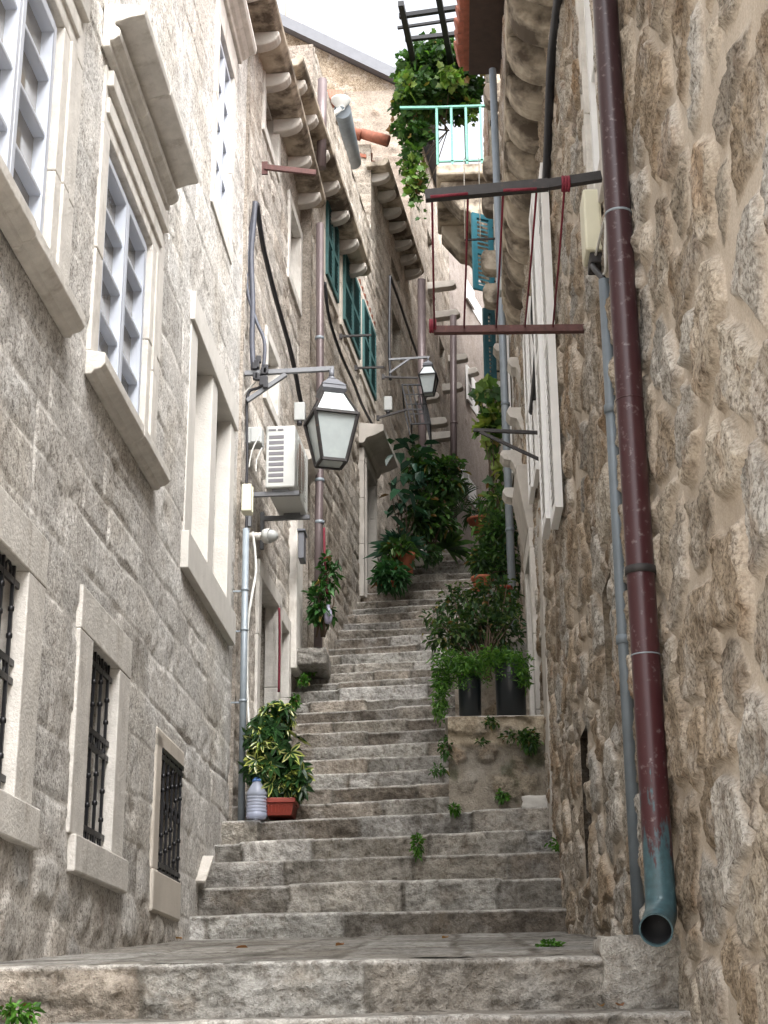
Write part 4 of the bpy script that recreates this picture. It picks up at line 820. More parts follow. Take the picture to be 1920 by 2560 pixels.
# cables on the left facades
def fc(F, pts, d, r, mat, lab, **k): return cable([F.at(u, v, d) for u, v in pts], r, mat, lab, **k)
cy = lambda u, v, y=11.35: P(u, v, Y=y)
cable([cy(638, 505), cy(634, 560), cy(628, 640), cy(632, 760), cy(630, 850), cy(634, 925)], .024, 'greycable', 'thick grey cable bundle hanging above the lantern arm')
cable([cy(636, 510), cy(622, 620), cy(618, 720), cy(640, 800), cy(662, 860), cy(654, 955)], .016, 'greycable', 'looped grey cable curling above the lantern arm')
cable([cy(630, 905), cy(652, 935), cy(660, 960), cy(646, 970), cy(620, 985), cy(617, 1060), cy(618, 1140), cy(616, 1215)], .012, 'cable', 'black cable running down from the lantern arm past the grey box')
mb = MB()
for k in range(14): c_ = cy(652+random.uniform(-16, 14), 935+random.uniform(-38, 28), 11.3); mb.box(c_-Vector((.02, .02, .03)), c_+Vector((.02, .02, .03)))
mb.build('cable_joint', M['cable'], label='black tangle of cable joints beside the lantern arm', cat='cable joint', bevel=.006)
fc(L2, ((642, 508), (655, 600), (668, 660), (688, 740), (705, 800), (722, 860), (738, 930), (748, 985), (758, 1030), (770, 1100), (785, 1140), (806, 1168)), .05, .022, 'cable', 'long black cable slanting across the air conditioner house behind the lantern')
fc(L3, ((812, 705), (822, 790), (850, 880), (885, 960), (905, 1012), (930, 1060), (957, 1113)), .05, .018, 'cable', 'black cable slanting across the house with green shutters')
fc(L4, ((975, 690), (1000, 760), (1030, 850), (1050, 905)), .05, .02, 'cable', 'thin black cable on the far pale house above the small lantern')
cable([P(975, 690, Y=18.3), P(974, 760, Y=18.3), P(973, 860, Y=18.3), P(976, 950, Y=18.3)], .02, 'cable', 'straight black cable dropping beside the iron window cage')
for (u0_, u1_, v0_, v1_) in ((640, 600, 955, 1005), (650, 622, 1085, 1170), (640, 655, 1180, 1120)):
    cable([cy(u0_, v0_), cy((u0_+u1_)/2-6, (v0_+v1_)/2), cy(u1_, v1_)], .006, 'whitecable', 'thin white wire dangling near the lantern arm', group='white wires near the lantern arm')
cable([cy(632, 1330, 11.25), cy(640, 1420, 11.25), cy(628, 1500, 11.2), cy(620, 1560, 11.2), cy(618, 1700, 11.2), cy(622, 1800, 11.15), cy(634, 1900, 11.1), cy(641, 1962, 11.0)], .011, 'whitecable', 'pale corrugated hose running down the left corner into the bottle', 'hose', 'drain_hose')
cable([P(698, 1520, Y=13.0), P(699, 1600, Y=13.0), P(697, 1730, Y=13.0)], .012, 'rope', 'thin red pipe beside the second recessed doorway', 'pipe', 'thin_pipe')
# red iron bar, rods, mailbox, cage
pb = P(663, 418, Y=11.6); t = thing('line_bracket', pb, 'dull red iron bar sticking out from the upper left wall', 'bracket'); mb = MB(); mb.bar(pb, P(790, 432, Y=11.6), .03, .045); mb.build('bar', M['rust'], t); mb = MB(); mb.bar(P(662, 405, Y=11.61), P(662, 436, Y=11.61), .05, .02, up=(0, 1, 0)); mb.build('wall_plate', M['rust'], t)
for (a_, b_, y_, lab) in (((852, 841), (928, 838), 15.4, 'thin black iron rod before the upper green shutters'), ((890, 920), (960, 918), 16.6, 'thin black iron rod beside the last green shutter'), ((958, 897+45), (1045, 945), 17.9, 'thin black rod just below the small lantern arm'), ((945, 1045), (1020, 1023), 17.2, 'pale bent rod left of the iron window cage')):
    t = thing('line_bracket', P(*a_, Y=y_), lab, 'bracket', 'rods for washing lines'); mb = MB(); mb.bar(P(*a_, Y=y_), P(*b_, Y=y_), .022); mb.build('bar', M['ironblack'], t); mb = MB(); mb.bar(P(*a_, Y=y_)-UP*.03, P(*a_, Y=y_)+UP*.03, .035); mb.build('wall_plate', M['ironblack'], t)
a = P(745, 1395, Y=13.5); b = P(760, 1328, Y=13.5); t = thing('letterbox', (a.x, 13.5, a.z), 'dark metal letterbox on the pale door pilaster', 'letterbox'); mb = MB(); mb.box((a.x, 13.5, a.z), (b.x, 13.7, b.z)); mb.build('box', M['slate'], t, bevel=.006); mb = MB(); mb.box((a.x-.01, 13.48, b.z+.002), (b.x+.012, 13.71, b.z+.02)); mb.build('lid', M['slate'], t)
t = thing('window_cage', P(1040, 1062, Y=17.8), 'black iron window cage jutting from the far left wall below the small lantern', 'window cage'); mb = MB()
q = [P(1005, 962, Y=17.8), P(1055, 962, Y=17.8), P(1076, 1058, Y=17.8), P(1028, 1060, Y=17.8)]; q2 = [p + Vector((0, .8, 0)) for p in q]
for i in range(4): mb.bar(q[i], q[(i+1) % 4], .018); mb.bar(q2[i], q2[(i+1) % 4], .018); mb.bar(q[i], q2[i], .018)
mb.build('frame', M['iron'], t); mb = MB()
for f_ in (.25, .5, .75): mb.bar(q[0].lerp(q[1], f_), q[3].lerp(q[2], f_), .014); mb.bar(q[1].lerp(q2[1], f_), q[2].lerp(q2[2], f_), .014); mb.bar(q[0].lerp(q[3], f_), q[1].lerp(q[2], f_), .012)
mb.build('bars', M['iron'], t)
for (u_, v_, y_) in ((970, 1010, 17.3), (749, 1030, 13.2)):
    c_ = P(u_, v_, Y=y_); t = thing('junction_box', c_, 'small pale grey cable box %s' % ('left of the iron window cage' if u_ > 900 else 'on the wall just left of the large lantern'), 'junction box'); mb = MB(); mb.box(c_-Vector((.05, .03, .09)), c_+Vector((.05, .05, .09))); mb.build('box', M['boxgrey'], t, bevel=.01); mb = MB(); mb.tube([c_-UP*.13, c_-UP*.09], .025, 8); mb.build('cable_entry', M['cable'], t)
# downpipes on the left
y_ = 14.15; t = thing('downpipe', P(797, 1560, Y=y_), 'brown downpipe between the air conditioner house and the green shutters', 'downpipe'); mb = MB()
mb.tube([P(800, 560, Y=y_), P(800, 900, Y=y_), P(800, 1130, Y=y_), P(797, 1300, Y=y_), P(795, 1620, Y=y_)], .040, 16); mb.tube([P(806, 200, Y=y_-.3), P(803, 420, Y=y_-.3)], .05, 14); mb.build('pipe', M['brownpipe'], t)
for v_ in (850, 1310, 1205): z_ = P(799, v_, Y=y_).z; mb = MB(); mb.lathe((P(799, v_, Y=y_).x, y_, z_), [(.04, 0), (.047, .003), (.047, .03), (.04, .033)], 16); mb.build('pipe_clamp', M['galv'], t)
for (u_, v0_, v1_, yy, lab) in ((1056, 700, 1290, 18.9, 'brown downpipe behind the small lantern on the far left'), (1135, 790, 1330, 23.5, 'most distant brown downpipe, at the bend of the alley')):
    t = thing('downpipe', P(u_, v1_, Y=yy), lab, 'downpipe'); mb = MB(); mb.tube([P(u_-2, v0_, Y=yy), P(u_, v1_, Y=yy)], .055, 12); mb.build('pipe', M['brownpipe'], t); mb = MB(); q_ = P(u_, (v0_+v1_)/2, Y=yy); mb.lathe(q_, [(.055, 0), (.064, .003), (.064, .03), (.055, .033)], 12); mb.build('pipe_clamp', M['brownpipe'], t)
# big grey gutter above the green-shuttered house
t = thing('roof_gutter', P(870, 340, Y=17), 'fat grey metal gutter pipe with a white funnel above the green-shuttered house', 'gutter'); mb = MB(); mb.tube([P(856, 275, Y=16.2), P(884, 405, Y=18.4)], .105, 16); mb.build('pipe', M['darkpipe'], t)
c_ = P(852, 262, Y=16.15); mb = MB(); mb.lathe(c_-UP*.05, [(.05, 0), (.06, .03), (.12, .10), (.12, .12), (.1, .12)], 16); mb.tube([c_-UP*.05, c_-UP*.16+Vector((-.14, 0, -.02))], .03, 10); mb.build('funnel', M['acwhite'], t)
t = thing('roof_tiles', P(835, 240, Y=16.3), 'short run of red roof tiles left of the fat grey gutter', 'roof tiles'); mb = MB()
for k in range(5): mb.tube([P(815+8*k, 236, Y=16.5), P(815+8*k+2, 258, Y=16.2)], .06, 8)
mb.build('tile', M['tile'], t)
# pergola over the balcony terrace
def zY(u, v, z): p = ray(u, v); return p*(z/p.z)
zp = 12.6; t = thing('pergola', zY(1078, 340, zp), 'black metal pergola frame carrying the grape vine above the balcony', 'pergola')
for a_, b_ in (((1002, 8), (1078, 355)), ((1094, -20), (1130, 170))): mb = MB(); mb.bar(zY(*a_, zp), zY(*b_, zp), .075, .075); mb.build('beam', M['iron'], t)
for a_, b_, w_ in (((998, 41), (1165, 17), .06), ((994, 70), (1165, 45), .035), ((1013, 99), (1165, 82), .055)): mb = MB(); mb.bar(zY(*a_, zp+.05), zY(*b_, zp+.05), w_); mb.build('crossbar', M['iron'], t)
mb = MB(); p_ = P(1165, 330, Y=18.9); mb.bar(p_-UP*1.4, p_+UP*1.6, .05, up=(0, 1, 0)); mb.build('post', M['iron'], t)
# ================================================================== plants, pots, planter wall
def leaf(mb, p, d, up, l, w, col, fold=.25, droop=.15):
    p = Vector(p); d = Vector(d).normalized(); sdv = d.cross(Vector(up))
    if sdv.length < .05: sdv = d.cross(Vector((1, .3, 0)))
    sdv.normalize(); n = sdv.cross(d); t = p + d*l - Vector((0, 0, droop*l)); m1 = p+d*l*.3; m2 = p+d*l*.68-Vector((0, 0, droop*l*.4)); h = n*w*fold
    mb.add([p, m1+sdv*w*.46+h, m2+sdv*w*.40+h, t, m2-sdv*w*.40+h, m1-sdv*w*.46+h], [(0, 1, 2, 3), (0, 3, 4, 5)], col)
def grape(mb, p, d, up, l, col):
    p = Vector(p); d = Vector(d).normalized(); s = d.cross(Vector(up)); s = s.normalized() if s.length > .05 else Vector((1, 0, 0)); n = s.cross(d)
    pts = [(0, 0), (.30, -.12), (.50, .10), (.38, .30), (.56, .55), (.30, .62), (.0, 1.0), (-.30, .62), (-.56, .55), (-.38, .30), (-.50, .10), (-.30, -.12)]
    vs = [p + s*x*l + d*y*l + n*(.25*abs(x)*l) for x, y in pts] + [p+d*l*.35]
    mb.add(vs, [(12, i, (i+1) % 12) for i in range(12)], col)
def rv(): 
    v = Vector((random.gauss(0, 1), random.gauss(0, 1), random.gauss(0, 1))); return v.normalized()
def pick(pal, j=.25): c = random.choice(pal); k = random.uniform(1-j, 1+j); return tuple(x*k for x in c)
def bush(mb, blobs, n, l, w, pal, droop=.25, outward=.6, kind='leaf', shell=.55):
    vol = [b[1][0]*b[1][1]*b[1][2] for b in blobs]
    for _ in range(n):
        c, r = random.choices(blobs, vol)[0]; v = rv(); q = random.uniform(shell, 1)**.6 * random.uniform(.75, 1.12)
        p = Vector(c)+Vector((v.x*r[0], v.y*r[1], v.z*r[2]))*q; d = (v*outward + rv()*.7 + Vector((0, 0, -.15))).normalized(); s = random.uniform(.5, 1.35); cl = pick(pal) if random.random() > .035 else pick([(.26,.20,.06),(.16,.09,.035)])
        if kind == 'leaf': leaf(mb, p, d, UP+rv()*.4, l*s, w*s, cl, droop=droop)
        else: grape(mb, p, d, rv(), l*s, cl)
def stems(mb, base, blobs, n, r=.008):
    for _ in range(n):
        c, rr = random.choice(blobs); v = rv(); e = Vector(c)+Vector((v.x*rr[0], v.y*rr[1], v.z*rr[2]))*.75; b = Vector(base)+Vector((random.uniform(-.05, .05), random.uniform(-.05, .05), 0))
        m = b.lerp(e, .5)+Vector((random.uniform(-.05, .05), random.uniform(-.05, .05), .06)); mb.tube([b, m, e], [r, r*.8, r*.4], 5)
def pot(par, c, r, h, mat, name='pot', rim=True, soil=True):
    mb = MB(); c = Vector(c); tp = .72 if rim else .90; pr = [(.001, 0), (r*tp, 0), (r*.96, h*.82)] + ([(r*.97, h*.82), (r*1.08, h*.83), (r*1.10, h), (r*.98, h)] if rim else [(r, h), (r*.94, h)]) + [(r*.9, h*.9), (.001, h*.9)]
    mb.lathe(c, pr, 24); return mb.build(name, M[mat], par)
DG = [(.040,.090,.028),(.028,.066,.022),(.060,.12,.034),(.040,.080,.038)]; MG = [(.055,.13,.03),(.08,.16,.035),(.04,.10,.028),(.11,.19,.04)]; YG = [(.17,.26,.05),(.12,.22,.045),(.24,.31,.07),(.28,.30,.09)]; BG = [(.02,.06,.03),(.015,.045,.028),(.03,.08,.045)]
def gz(x, y): return groundz(y)
def ground_hit(u, v, y): p = P(u, v, Y=y); return p
# --- planter wall on the right of the steps
yP = 11.02; a = P(1122, 1796, Y=yP); b = P(1130, 2026, Y=yP); zt_ = a.z; xl = P(1121, 1900, Y=yP).x
FP = Facade((xl, yP), (.70, yP), True)
t = thing('planter_wall', (.3, yP, b.z), 'stained old plaster and stone planter wall on the right edge of the steps', 'wall')
def fP(s, z):
    h, m, c = rubble(s, z, .34, .2, [(.40,.345,.265),(.46,.425,.365),(.30,.25,.19),(.56,.54,.51)], (.27, .24, .195), .04, .6, 91)
    pz = sst(.50, .56, fbm(s*3.2+.4, z*2.6, 4, 93)+.30*(.32-s)); ms = sst(.58, .66, fbm(s*5, z*3.5, 4, 97))[..., None]; c = c*(1-.75*ms)+np.array((.07, .075, .04))*.75*ms; pl_ = np.array((.32, .285, .235)); h = h*(1-pz)+.012*pz; c = c*(1-pz[..., None])+pl_*pz[..., None]
    lip = sst(zt_-.22, zt_-.18, z); c = c*(1-lip[..., None])+np.array((.46, .39, .29))*lip[..., None]; return h+lip*.025, m, c
mw = wall(FP, t, 0, FP.L, b.z-.2, zt_, .015, fP, M['step'], body=1.5, body_in=.02, name='wall')
mb = MB(); mb.box((xl-.02, yP-.02, zt_-.005), (.70, yP+1.5, zt_+.012)); mb.build('coping', M['dressed_grey'], t, bevel=.01)
t2 = thing('planter_wall', (.3, 12.6, 3), 'upper rough stone planter wall hidden behind the dark shrubs', 'wall'); zt2 = P(1200, 1580, Y=12.55).z
FQ = Facade((.02, 12.55), (.70, 12.55), True); wall(FQ, t2, 0, FQ.L, 1.6, zt2, .03, fR2, M['step'], body=1.8, body_in=.02, name='wall')
mb = MB(); mb.box((0.0, 12.53, zt2-.005), (.70, 14.4, zt2+.012)); mb.build('coping', M['dressed_grey'], t2, bevel=.01)
# two black pots with feathery fern
FG = [(.06,.16,.025),(.09,.21,.03),(.045,.12,.025),(.12,.25,.04)]
for (u_, r_, vt, lab, blobs) in ((1176, .088, 1690, 'narrow tall black plastic pot on the planter wall, fern hanging over its left side', [(1130, 1650, .15, .10), (1170, 1665, .14, .09), (1100, 1740, .07, .18)]), (1279, .118, 1665, 'wider black plastic pot on the planter wall, against the door surround', [(1230, 1640, .14, .07), (1275, 1650, .16, .08), (1305, 1690, .06, .10)])):
    c_ = P(u_, 1790, Y=11.25); c_.z = zt_+.01; h_ = P(u_, vt, Y=11.25).z-c_.z; t = thing('potted_fern', c_, lab, 'potted plant'); pot(t, c_, r_, h_, 'blackplastic', rim=False)
    mb = MB()
    for (bu, bv, rx, rz) in blobs:
        q = P(bu, bv, Y=11.2)
        for _ in range(330): v = rv(); p_ = q+Vector((v.x*rx, v.y*.14, v.z*rz))*random.uniform(.4, 1.1); leaf(mb, p_, rv()+Vector((0, 0, -.5)), rv(), random.uniform(.03, .06), .014, pick(FG))
    for k in range(26):
        p_ = c_+UP*h_+Vector((random.uniform(-.08, .08), random.uniform(-.1, .05), .05)); d_ = Vector((random.uniform(-1.2, .4), random.uniform(-1, -.2), 0)).normalized(); L_ = random.uniform(.1, .22)
        for i in range(14): f_ = i/13; leaf(mb, p_+d_*L_*f_+UP*(.05*f_-.22*f_*f_), rv()+d_, UP, .035, .012, pick(FG))
    mb.build('foliage', M['leaf'], t, recalc=False)
def plant(name, label, base, blobs, n, l, w, pal, mat='leaf', potd=None, group=None, kind='leaf', ns=8, droop=.25, extra=None, cat='plant', stem=True, shell=.5):
    t = thing(name, base, label, cat, group); mb = MB(); bush(mb, blobs, n, l, w, pal, droop, kind=kind, shell=shell)
    if extra: extra(mb)
    mb.build('foliage', M[mat], t, recalc=False)
    if stem: mb = MB(); stems(mb, base, blobs, ns); mb.build('stem', M['stem'], t)
    if potd: pot(t, *potd)
    return t
def B(u, v, y, rx, rz, ry=None): return (P(u, v, Y=y), (rx, ry or rx*.8, rz))
# dark shrubs right of the steps
plant('shrub', 'large dark small-leaved shrub spilling over the steps above the fern pots', P(1215, 1700, Y=12.0), [B(1120, 1590, 12.0, .20, .16), B(1190, 1560, 12.2, .24, .22), B(1255, 1570, 12.2, .2, .2), B(1090, 1540, 12.3, .12, .1), B(1150, 1500, 12.5, .2, .14), B(1230, 1480, 12.4, .22, .16)], 2000, .055, .026, DG+[(.09,.13,.04)], ns=26, shell=.1)
plant('shrub', 'dense dark shrub in a terracotta pot halfway up the right side of the steps', P(1205, 1470, Y=14.2), [B(1215, 1400, 14.2, .17, .2), B(1255, 1340, 14.3, .2, .28), B(1195, 1400, 14.1, .10, .14), B(1270, 1430, 14.2, .15, .2)], 1700, .07, .030, DG+MG[:2], potd=(P(1207, 1482, Y=14.15), .10, .15, 'terracotta'), ns=16, shell=.1)
plant('shrub', 'light green leafy shrub growing against the galvanised pipe', P(1250, 1330, Y=15.2), [B(1250, 1260, 15.2, .2, .25), B(1235, 1330, 15, .2, .15), B(1285, 1230, 15.2, .12, .10)], 520, .085, .03, MG, ns=10, shell=.2)
plant('shrub', 'small bright green shrub with a red pot under the dark shrubs', P(1265, 1535, Y=13.2), [B(1262, 1520, 13.2, .14, .10)], 320, .05, .022, MG, potd=(P(1262, 1500, Y=13.5), .07, .12, 'redplastic'))
plant('shrub', 'trailing dark greenery hanging over the left end of the planter', P(1110, 1720, Y=11.5), [B(1115, 1870, 11.0, .05, .10), B(1108, 1690, 11.3, .08, .1), B(1095, 1925, 10.9, .07, .025)], 420, .04, .018, [(.04,.11,.025),(.06,.15,.03)], stem=False, shell=.1)
plant('shrub', 'green creeper rooted in the middle of the stained planter wall', P(1260, 1860, Y=11), [B(1290, 1840, 10.97, .12, .045, .04), B(1325, 1850, 10.97, .07, .09, .05), B(1228, 1805, 10.97, .06, .04, .04), B(1205, 1855, 10.97, .04, .025, .03)], 560, .035, .017, MG+DG, stem=False, shell=.1)
def tuft(u, v, y, rx, rz, n, label, l=.035): 
    p = P(u, v, Y=y); plant('weed', label, p-UP*rz, [(p, (rx, rx*.6, rz))], n, l, l*.5, [(.07,.19,.025),(.10,.24,.035),(.05,.13,.025)], stem=False, cat='weed', shell=.1)
tuft(1044, 2112, 10.27, .035, .085, 130, 'green weed hanging on the second step riser in the middle'); tuft(1402, 2108, 10.25, .07, .05, 120, 'mossy weed at the right end of the second step')
tuft(1378, 2366, 6.4, .06, .02, 120, 'flat green weed on the landing near the grey conduit', .028); tuft(1135, 2022, 10.85, .035, .03, 70, 'small weed at the foot of the planter wall')
tuft(775, 1676, 14.2, .09, .035, 150, 'bright weed on the stone kerb left of the steps, upper one'); tuft(760, 1700, 13.9, .05, .05, 110, 'bright weed hanging below the upper kerb weed'); tuft(738, 1752, 13.0, .04, .06, 110, 'dark weed at the left edge of the steps above the trough')
tuft(1255, 1990, 10.97, .04, .03, 70, 'dark moss clump low on the planter wall'); tuft(45, 2530, 5.2, .07, .03, 120, 'weed at the base of the front step, far left', .03)
# variegated umbrella plant in a red trough, bottle beside it
yT = 11.08; c_ = P(703, 2043, Y=yT); a = P(664, 2043, Y=yT); b = P(738, 2000, Y=yT); zb_ = c_.z
t = thing('potted_umbrella_plant', c_, 'yellow-edged umbrella plant in a red plastic trough on the left of the steps', 'potted plant')
mb = MB(); x0, x1, z1 = a.x, b.x, b.z; mb.hexa([(x0+.015, yT-.10, zb_), (x1-.015, yT-.10, zb_), (x1-.015, yT+.26, zb_), (x0+.015, yT+.26, zb_), (x0, yT-.12, z1-.035), (x1, yT-.12, z1-.035), (x1, yT+.27, z1-.035), (x0, yT+.27, z1-.035)]); mb.box((x0-.012, yT-.132, z1-.034), (x1+.012, yT+.282, z1))
for k in range(7): xx = x0+.03+(x1-x0-.06)*k/6; mb.bar((xx, yT-.114, zb_+.02), (xx, yT-.122, z1-.05), .008)
mb.build('trough', M['redplastic'], t, bevel=.004)
mb = MB(); SP = [(.025,.07,.02),(.035,.09,.022),(.02,.055,.018)]; SY = [(.42,.46,.12),(.34,.40,.09),(.48,.50,.20)]
bl = [B(668, 1900, yT-.05, .16, .14), B(705, 1880, yT, .17, .14), B(670, 1830, yT, .13, .12), B(690, 1790, yT+.02, .10, .09), B(720, 1930, yT-.03, .12, .10), B(665, 1960, yT-.05, .08, .07), B(732, 1960, yT-.05, .08, .05)]
for k in range(150):
    c, r = random.choice(bl); v = rv(); p = Vector(c)+Vector((v.x*r[0], v.y*r[1], v.z*r[2]))*random.uniform(.75, 1.05); ax = (v+Vector((0, -.2, .25))).normalized(); L_ = random.uniform(.07, .12)
    s_ = ax.cross(rv()).normalized(); q_ = ax.cross(s_); yel = random.random() < .55
    for i in range(7):
        an = 6.283*i/7; d = (s_*math.cos(an)+q_*math.sin(an))*.9+ax*.35-UP*.25
        if yel and random.random() < .75:
            leaf(mb, p, d, ax, L_, L_*.34, pick(SY)); leaf(mb, p+ax*.004, d, ax, L_*.8, L_*.15, pick(SP))
        else: leaf(mb, p, d, ax, L_, L_*.34, pick(SP))
for k in range(500): v = rv(); c, r = random.choice(bl); leaf(mb, Vector(c)+Vector((v.x*r[0], v.y*r[1], v.z*r[2]))*random.uniform(.1, .75), rv(), UP, .09, .03, pick(SP))
cc = P(705, 1975, Y=yT)
for k in range(260): v = rv(); leaf(mb, cc+Vector((v.x*.13, v.y*.08, v.z*.1)), rv(), UP, .06, .025, pick(DG, .4))
mb.build('foliage', M['gloss'], t, recalc=False); mb = MB(); stems(mb, (c_.x, yT+.05, z1-.02), bl, 14, .012); mb.build('stem', M['stem'], t)
mb = MB(); mb.box((x0+.01, yT-.11, z1-.03), (x1-.01, yT+.26, z1-.012)); mb.build('soil', M['soil'], t)
c_ = P(641, 2046, Y=10.95); t = thing('plastic_bottle', c_, 'large clear bluish plastic bottle catching water from the hose', 'bottle'); k = .285
mb = MB(); pr = [(.001, 0), (.066, 0), (.073, .012)]
for i in range(6): z_ = .03+.022*i; pr += [(.074, z_), (.070, z_+.006), (.070, z_+.012), (.074, z_+.018)]
pr += [(.073, .175), (.06, .205), (.04, .235), (.030, .25), (.028, .262)]; mb.lathe(c_, pr, 24); mb.build('body', M['bottle'], t)
mb = MB(); mb.lathe(c_+UP*.255, [(.028, 0), (.034, .002), (.034, .014), (.028, .016), (.020, .03)], 18); mb.build('neck_ring', M['bluepl'], t)
# --- plants further up on the left
Y0 = 17.6
def bigleaf(mb):
    for k in range(46): c = P(random.uniform(975, 1060), random.uniform(1085, 1300), Y=Y0+random.uniform(-.2, .3)); leaf(mb, c, rv()*.6+Vector((.3, -.5, -.4)), UP, random.uniform(.17, .25), random.uniform(.10, .14), pick(BG), droop=.2)
t = plant('rubber_plant', 'tall rubber plant with big dark glossy leaves on the left, higher up the steps', P(1010, 1390, Y=Y0), [B(1010, 1220, Y0, .25, .5)], 10, .2, .1, BG, 'gloss', ns=7, extra=bigleaf)
plant('shrub', 'bushy green shrub arching over the steps beside the rubber plant', P(1080, 1370, Y=18.0), [B(1060, 1170, 18, .28, .25), B(1110, 1200, 18, .28, .3), B(1075, 1280, 17.9, .26, .28), B(1110, 1310, 17.9, .18, .14), B(1045, 1310, 17.8, .22, .22), B(1130, 1160, 18, .15, .10)], 1500, .11, .05, DG+MG[:3], ns=18, shell=.1)
def spikes(c, n, L_, w, pal, spread=1.0):
    def f(mb):
        for k in range(n):
            an = random.uniform(0, 6.283); el = random.uniform(.1, 1.3); d = Vector((math.cos(an)*math.cos(el), math.sin(an)*math.cos(el), math.sin(el)*spread)); leaf(mb, c, d, UP, L_*random.uniform(.7, 1.1), w, pick(pal), droop=.35)
    return f
c_ = P(1000, 1385, Y=17.3); plant('cycad', 'dark spiky cycad below the rubber plant', c_, [(c_+UP*.2, (.1, .1, .1))], 6, .1, .03, BG, 'gloss', extra=spikes(c_+UP*.05, 80, .42, .028, BG), stem=False)
c_ = P(1115, 1372, Y=18.2); plant('spiky_plant', 'bright strap-leaved plant at the top of the visible steps', c_, [(c_+UP*.1, (.1, .1, .05))], 6, .1, .03, MG, extra=spikes(c_, 46, .42, .04, MG+DG, .6), stem=False)
c_ = P(1014, 1436, Y=17.0); plant('potted_plant', 'leafy plant in a tall terracotta pot on the left of the upper steps', c_+UP*.2, [B(1000, 1375, 17, .17, .12), B(985, 1400, 17, .12, .1)], 150, .14, .06, MG+DG, potd=(c_, .11, .24, 'terracotta'), ns=5)
c_ = P(974, 1474, Y=16.5); plant('potted_plant', 'low bushy plant in a shallow terracotta bowl at the left of the steps', c_+UP*.1, [B(978, 1440, 16.4, .17, .13), B(965, 1420, 16.4, .1, .1)], 420, .11, .04, [(.035,.11,.04),(.05,.15,.05),(.03,.08,.03)], potd=(c_, .14, .06, 'terracotta'), ns=5)
c_ = P(1047, 1412, Y=17.6); plant('potted_plant', 'dark plant in a small white pot behind the tall terracotta pot', c_+UP*.1, [B(1070, 1385, 17.6, .16, .1)], 220, .08, .035, DG, potd=(c_, .09, .16, 'dressed'), ns=4)
c_ = P(1204, 1332, Y=19.0); z_ = c_.z
def palm(mb):
    for k in range(9):
        an = random.uniform(0, 6.28); e = c_+Vector((math.cos(an)*.3, math.sin(an)*.2, random.uniform(.25, .6)))
        for i in range(13): a2 = -1.4+2.8*i/12; d0 = (e-c_).normalized(); s_ = d0.cross(Vector((0, 1, 0))).normalized(); leaf(mb, e, d0*math.cos(a2)+s_*math.sin(a2), UP, .24, .02, pick(DG), droop=.1)
plant('potted_palm', 'fan palm in a terracotta bowl standing right of the top of the steps', c_+UP*.15, [(c_+UP*.25, (.18, .12, .1))], 90, .16, .04, DG, potd=(c_, .17, .18, 'terracotta'), extra=palm, ns=8)
# climber on the brown downpipe
yv = 13.95; c_ = P(800, 1590, Y=yv)
plant('climbing_plant', 'rose-like climber on the lower part of the brown downpipe', c_, [B(795, 1500, yv, .10, .26), B(825, 1440, yv, .10, .20), B(805, 1530, yv, .12, .12), B(815, 1400, yv, .06, .16)], 330, .075, .045, [(.04,.12,.03),(.06,.16,.04),(.03,.09,.025)], ns=9, shell=.1)
cable([P(810, 1320, Y=yv+.02), P(812, 1400, Y=yv), P(818, 1486, Y=yv)], .013, 'rope', 'red stick tied among the climber on the brown downpipe', 'stick', 'plant_stick')
c_ = P(820, 1560, Y=13.9); t = thing('plastic_bag', c_, 'pale lilac bag hanging behind the climber at the left of the steps', 'bag'); mb = MB(); mb.lathe(c_, [(.001, 0), (.03, .01), (.042, .06), (.036, .12), (.015, .16), (.02, .18)], 14); mb.build('bag', plain('lilac_plastic', (.30, .285, .38), .5, 0, .15, 20), t)
# stone kerb block under the downpipe, small stoop stone on the right, tilted tile left
def rock(name, lab, a, b, mat='step', cat='stone', col=(.36, .345, .315)):
    bm = bmesh.new(); bmesh.ops.create_cube(bm, size=1); bmesh.ops.subdivide_edges(bm, edges=bm.edges, cuts=5, use_grid_fill=True); a = Vector(a); b = Vector(b); mb = MB(); c = (a+b)/2; s = b-a
    vs = []
    for v in bm.verts: n = 1+.05*math.sin(v.co.x*9+a.x*7)*math.cos(v.co.z*11+a.y); k = 1-.10*max(0, v.co.length-.62); vs.append((c.x+v.co.x*s.x*n*k, c.y+v.co.y*s.y*n*k, c.z+v.co.z*s.z*k+.008*math.sin(v.co.x*17+v.co.y*13)))
    mb.add(vs, [tuple(q.index for q in f.verts) for f in bm.faces], col, True); bm.free(); return mb.build(name, M[mat], label=lab, cat=cat, smooth=True)
a = P(755, 1664, Y=13.9); b = P(815, 1622, Y=13.9); rock('kerb_stone', 'pale rounded kerb stone at the foot of the brown downpipe', (a.x-.1, 13.85, a.z), (b.x, 14.5, b.z))
a = P(1305, 2022, Y=11.05); b = P(1390, 1990, Y=11.05); rock('doorstep_stone', 'small whitish doorstep stone at the right end of the fifth step', (a.x, 11.0, a.z-.02), (b.x+.04, 11.3, b.z), 'white_stone')
a = P(1495, 2355, Y=5.38); b = P(1700, 2490, Y=5.38); rock('corner_stone', 'broken whitish corner stone under the red pipe spout', (a.x, 5.245, b.z-.07), (b.x+.12, 5.62, a.z+.014), 'step', col=(.50, .475, .43))
mb = MB(); a = P(490, 2205, Y=9.95); b = P(512, 2142, Y=10.2); mb.bar(a, b, .02, .12, up=(1, 0, 0)); mb.build('tile_slab', M['dressed_grey'], label='thin pale slab leaning against the left wall by the lowest steps', cat='slab', bevel=.004)
mb = MB(); a = P(1365, 2000, Y=11.15); b = P(1376, 1950, Y=11.25); mb.bar(a, b, .03, .10, up=(1, 0, 0)); mb.build('board', M['wood'], label='short grey board leaning at the doorstep on the right', cat='board', bevel=.003)
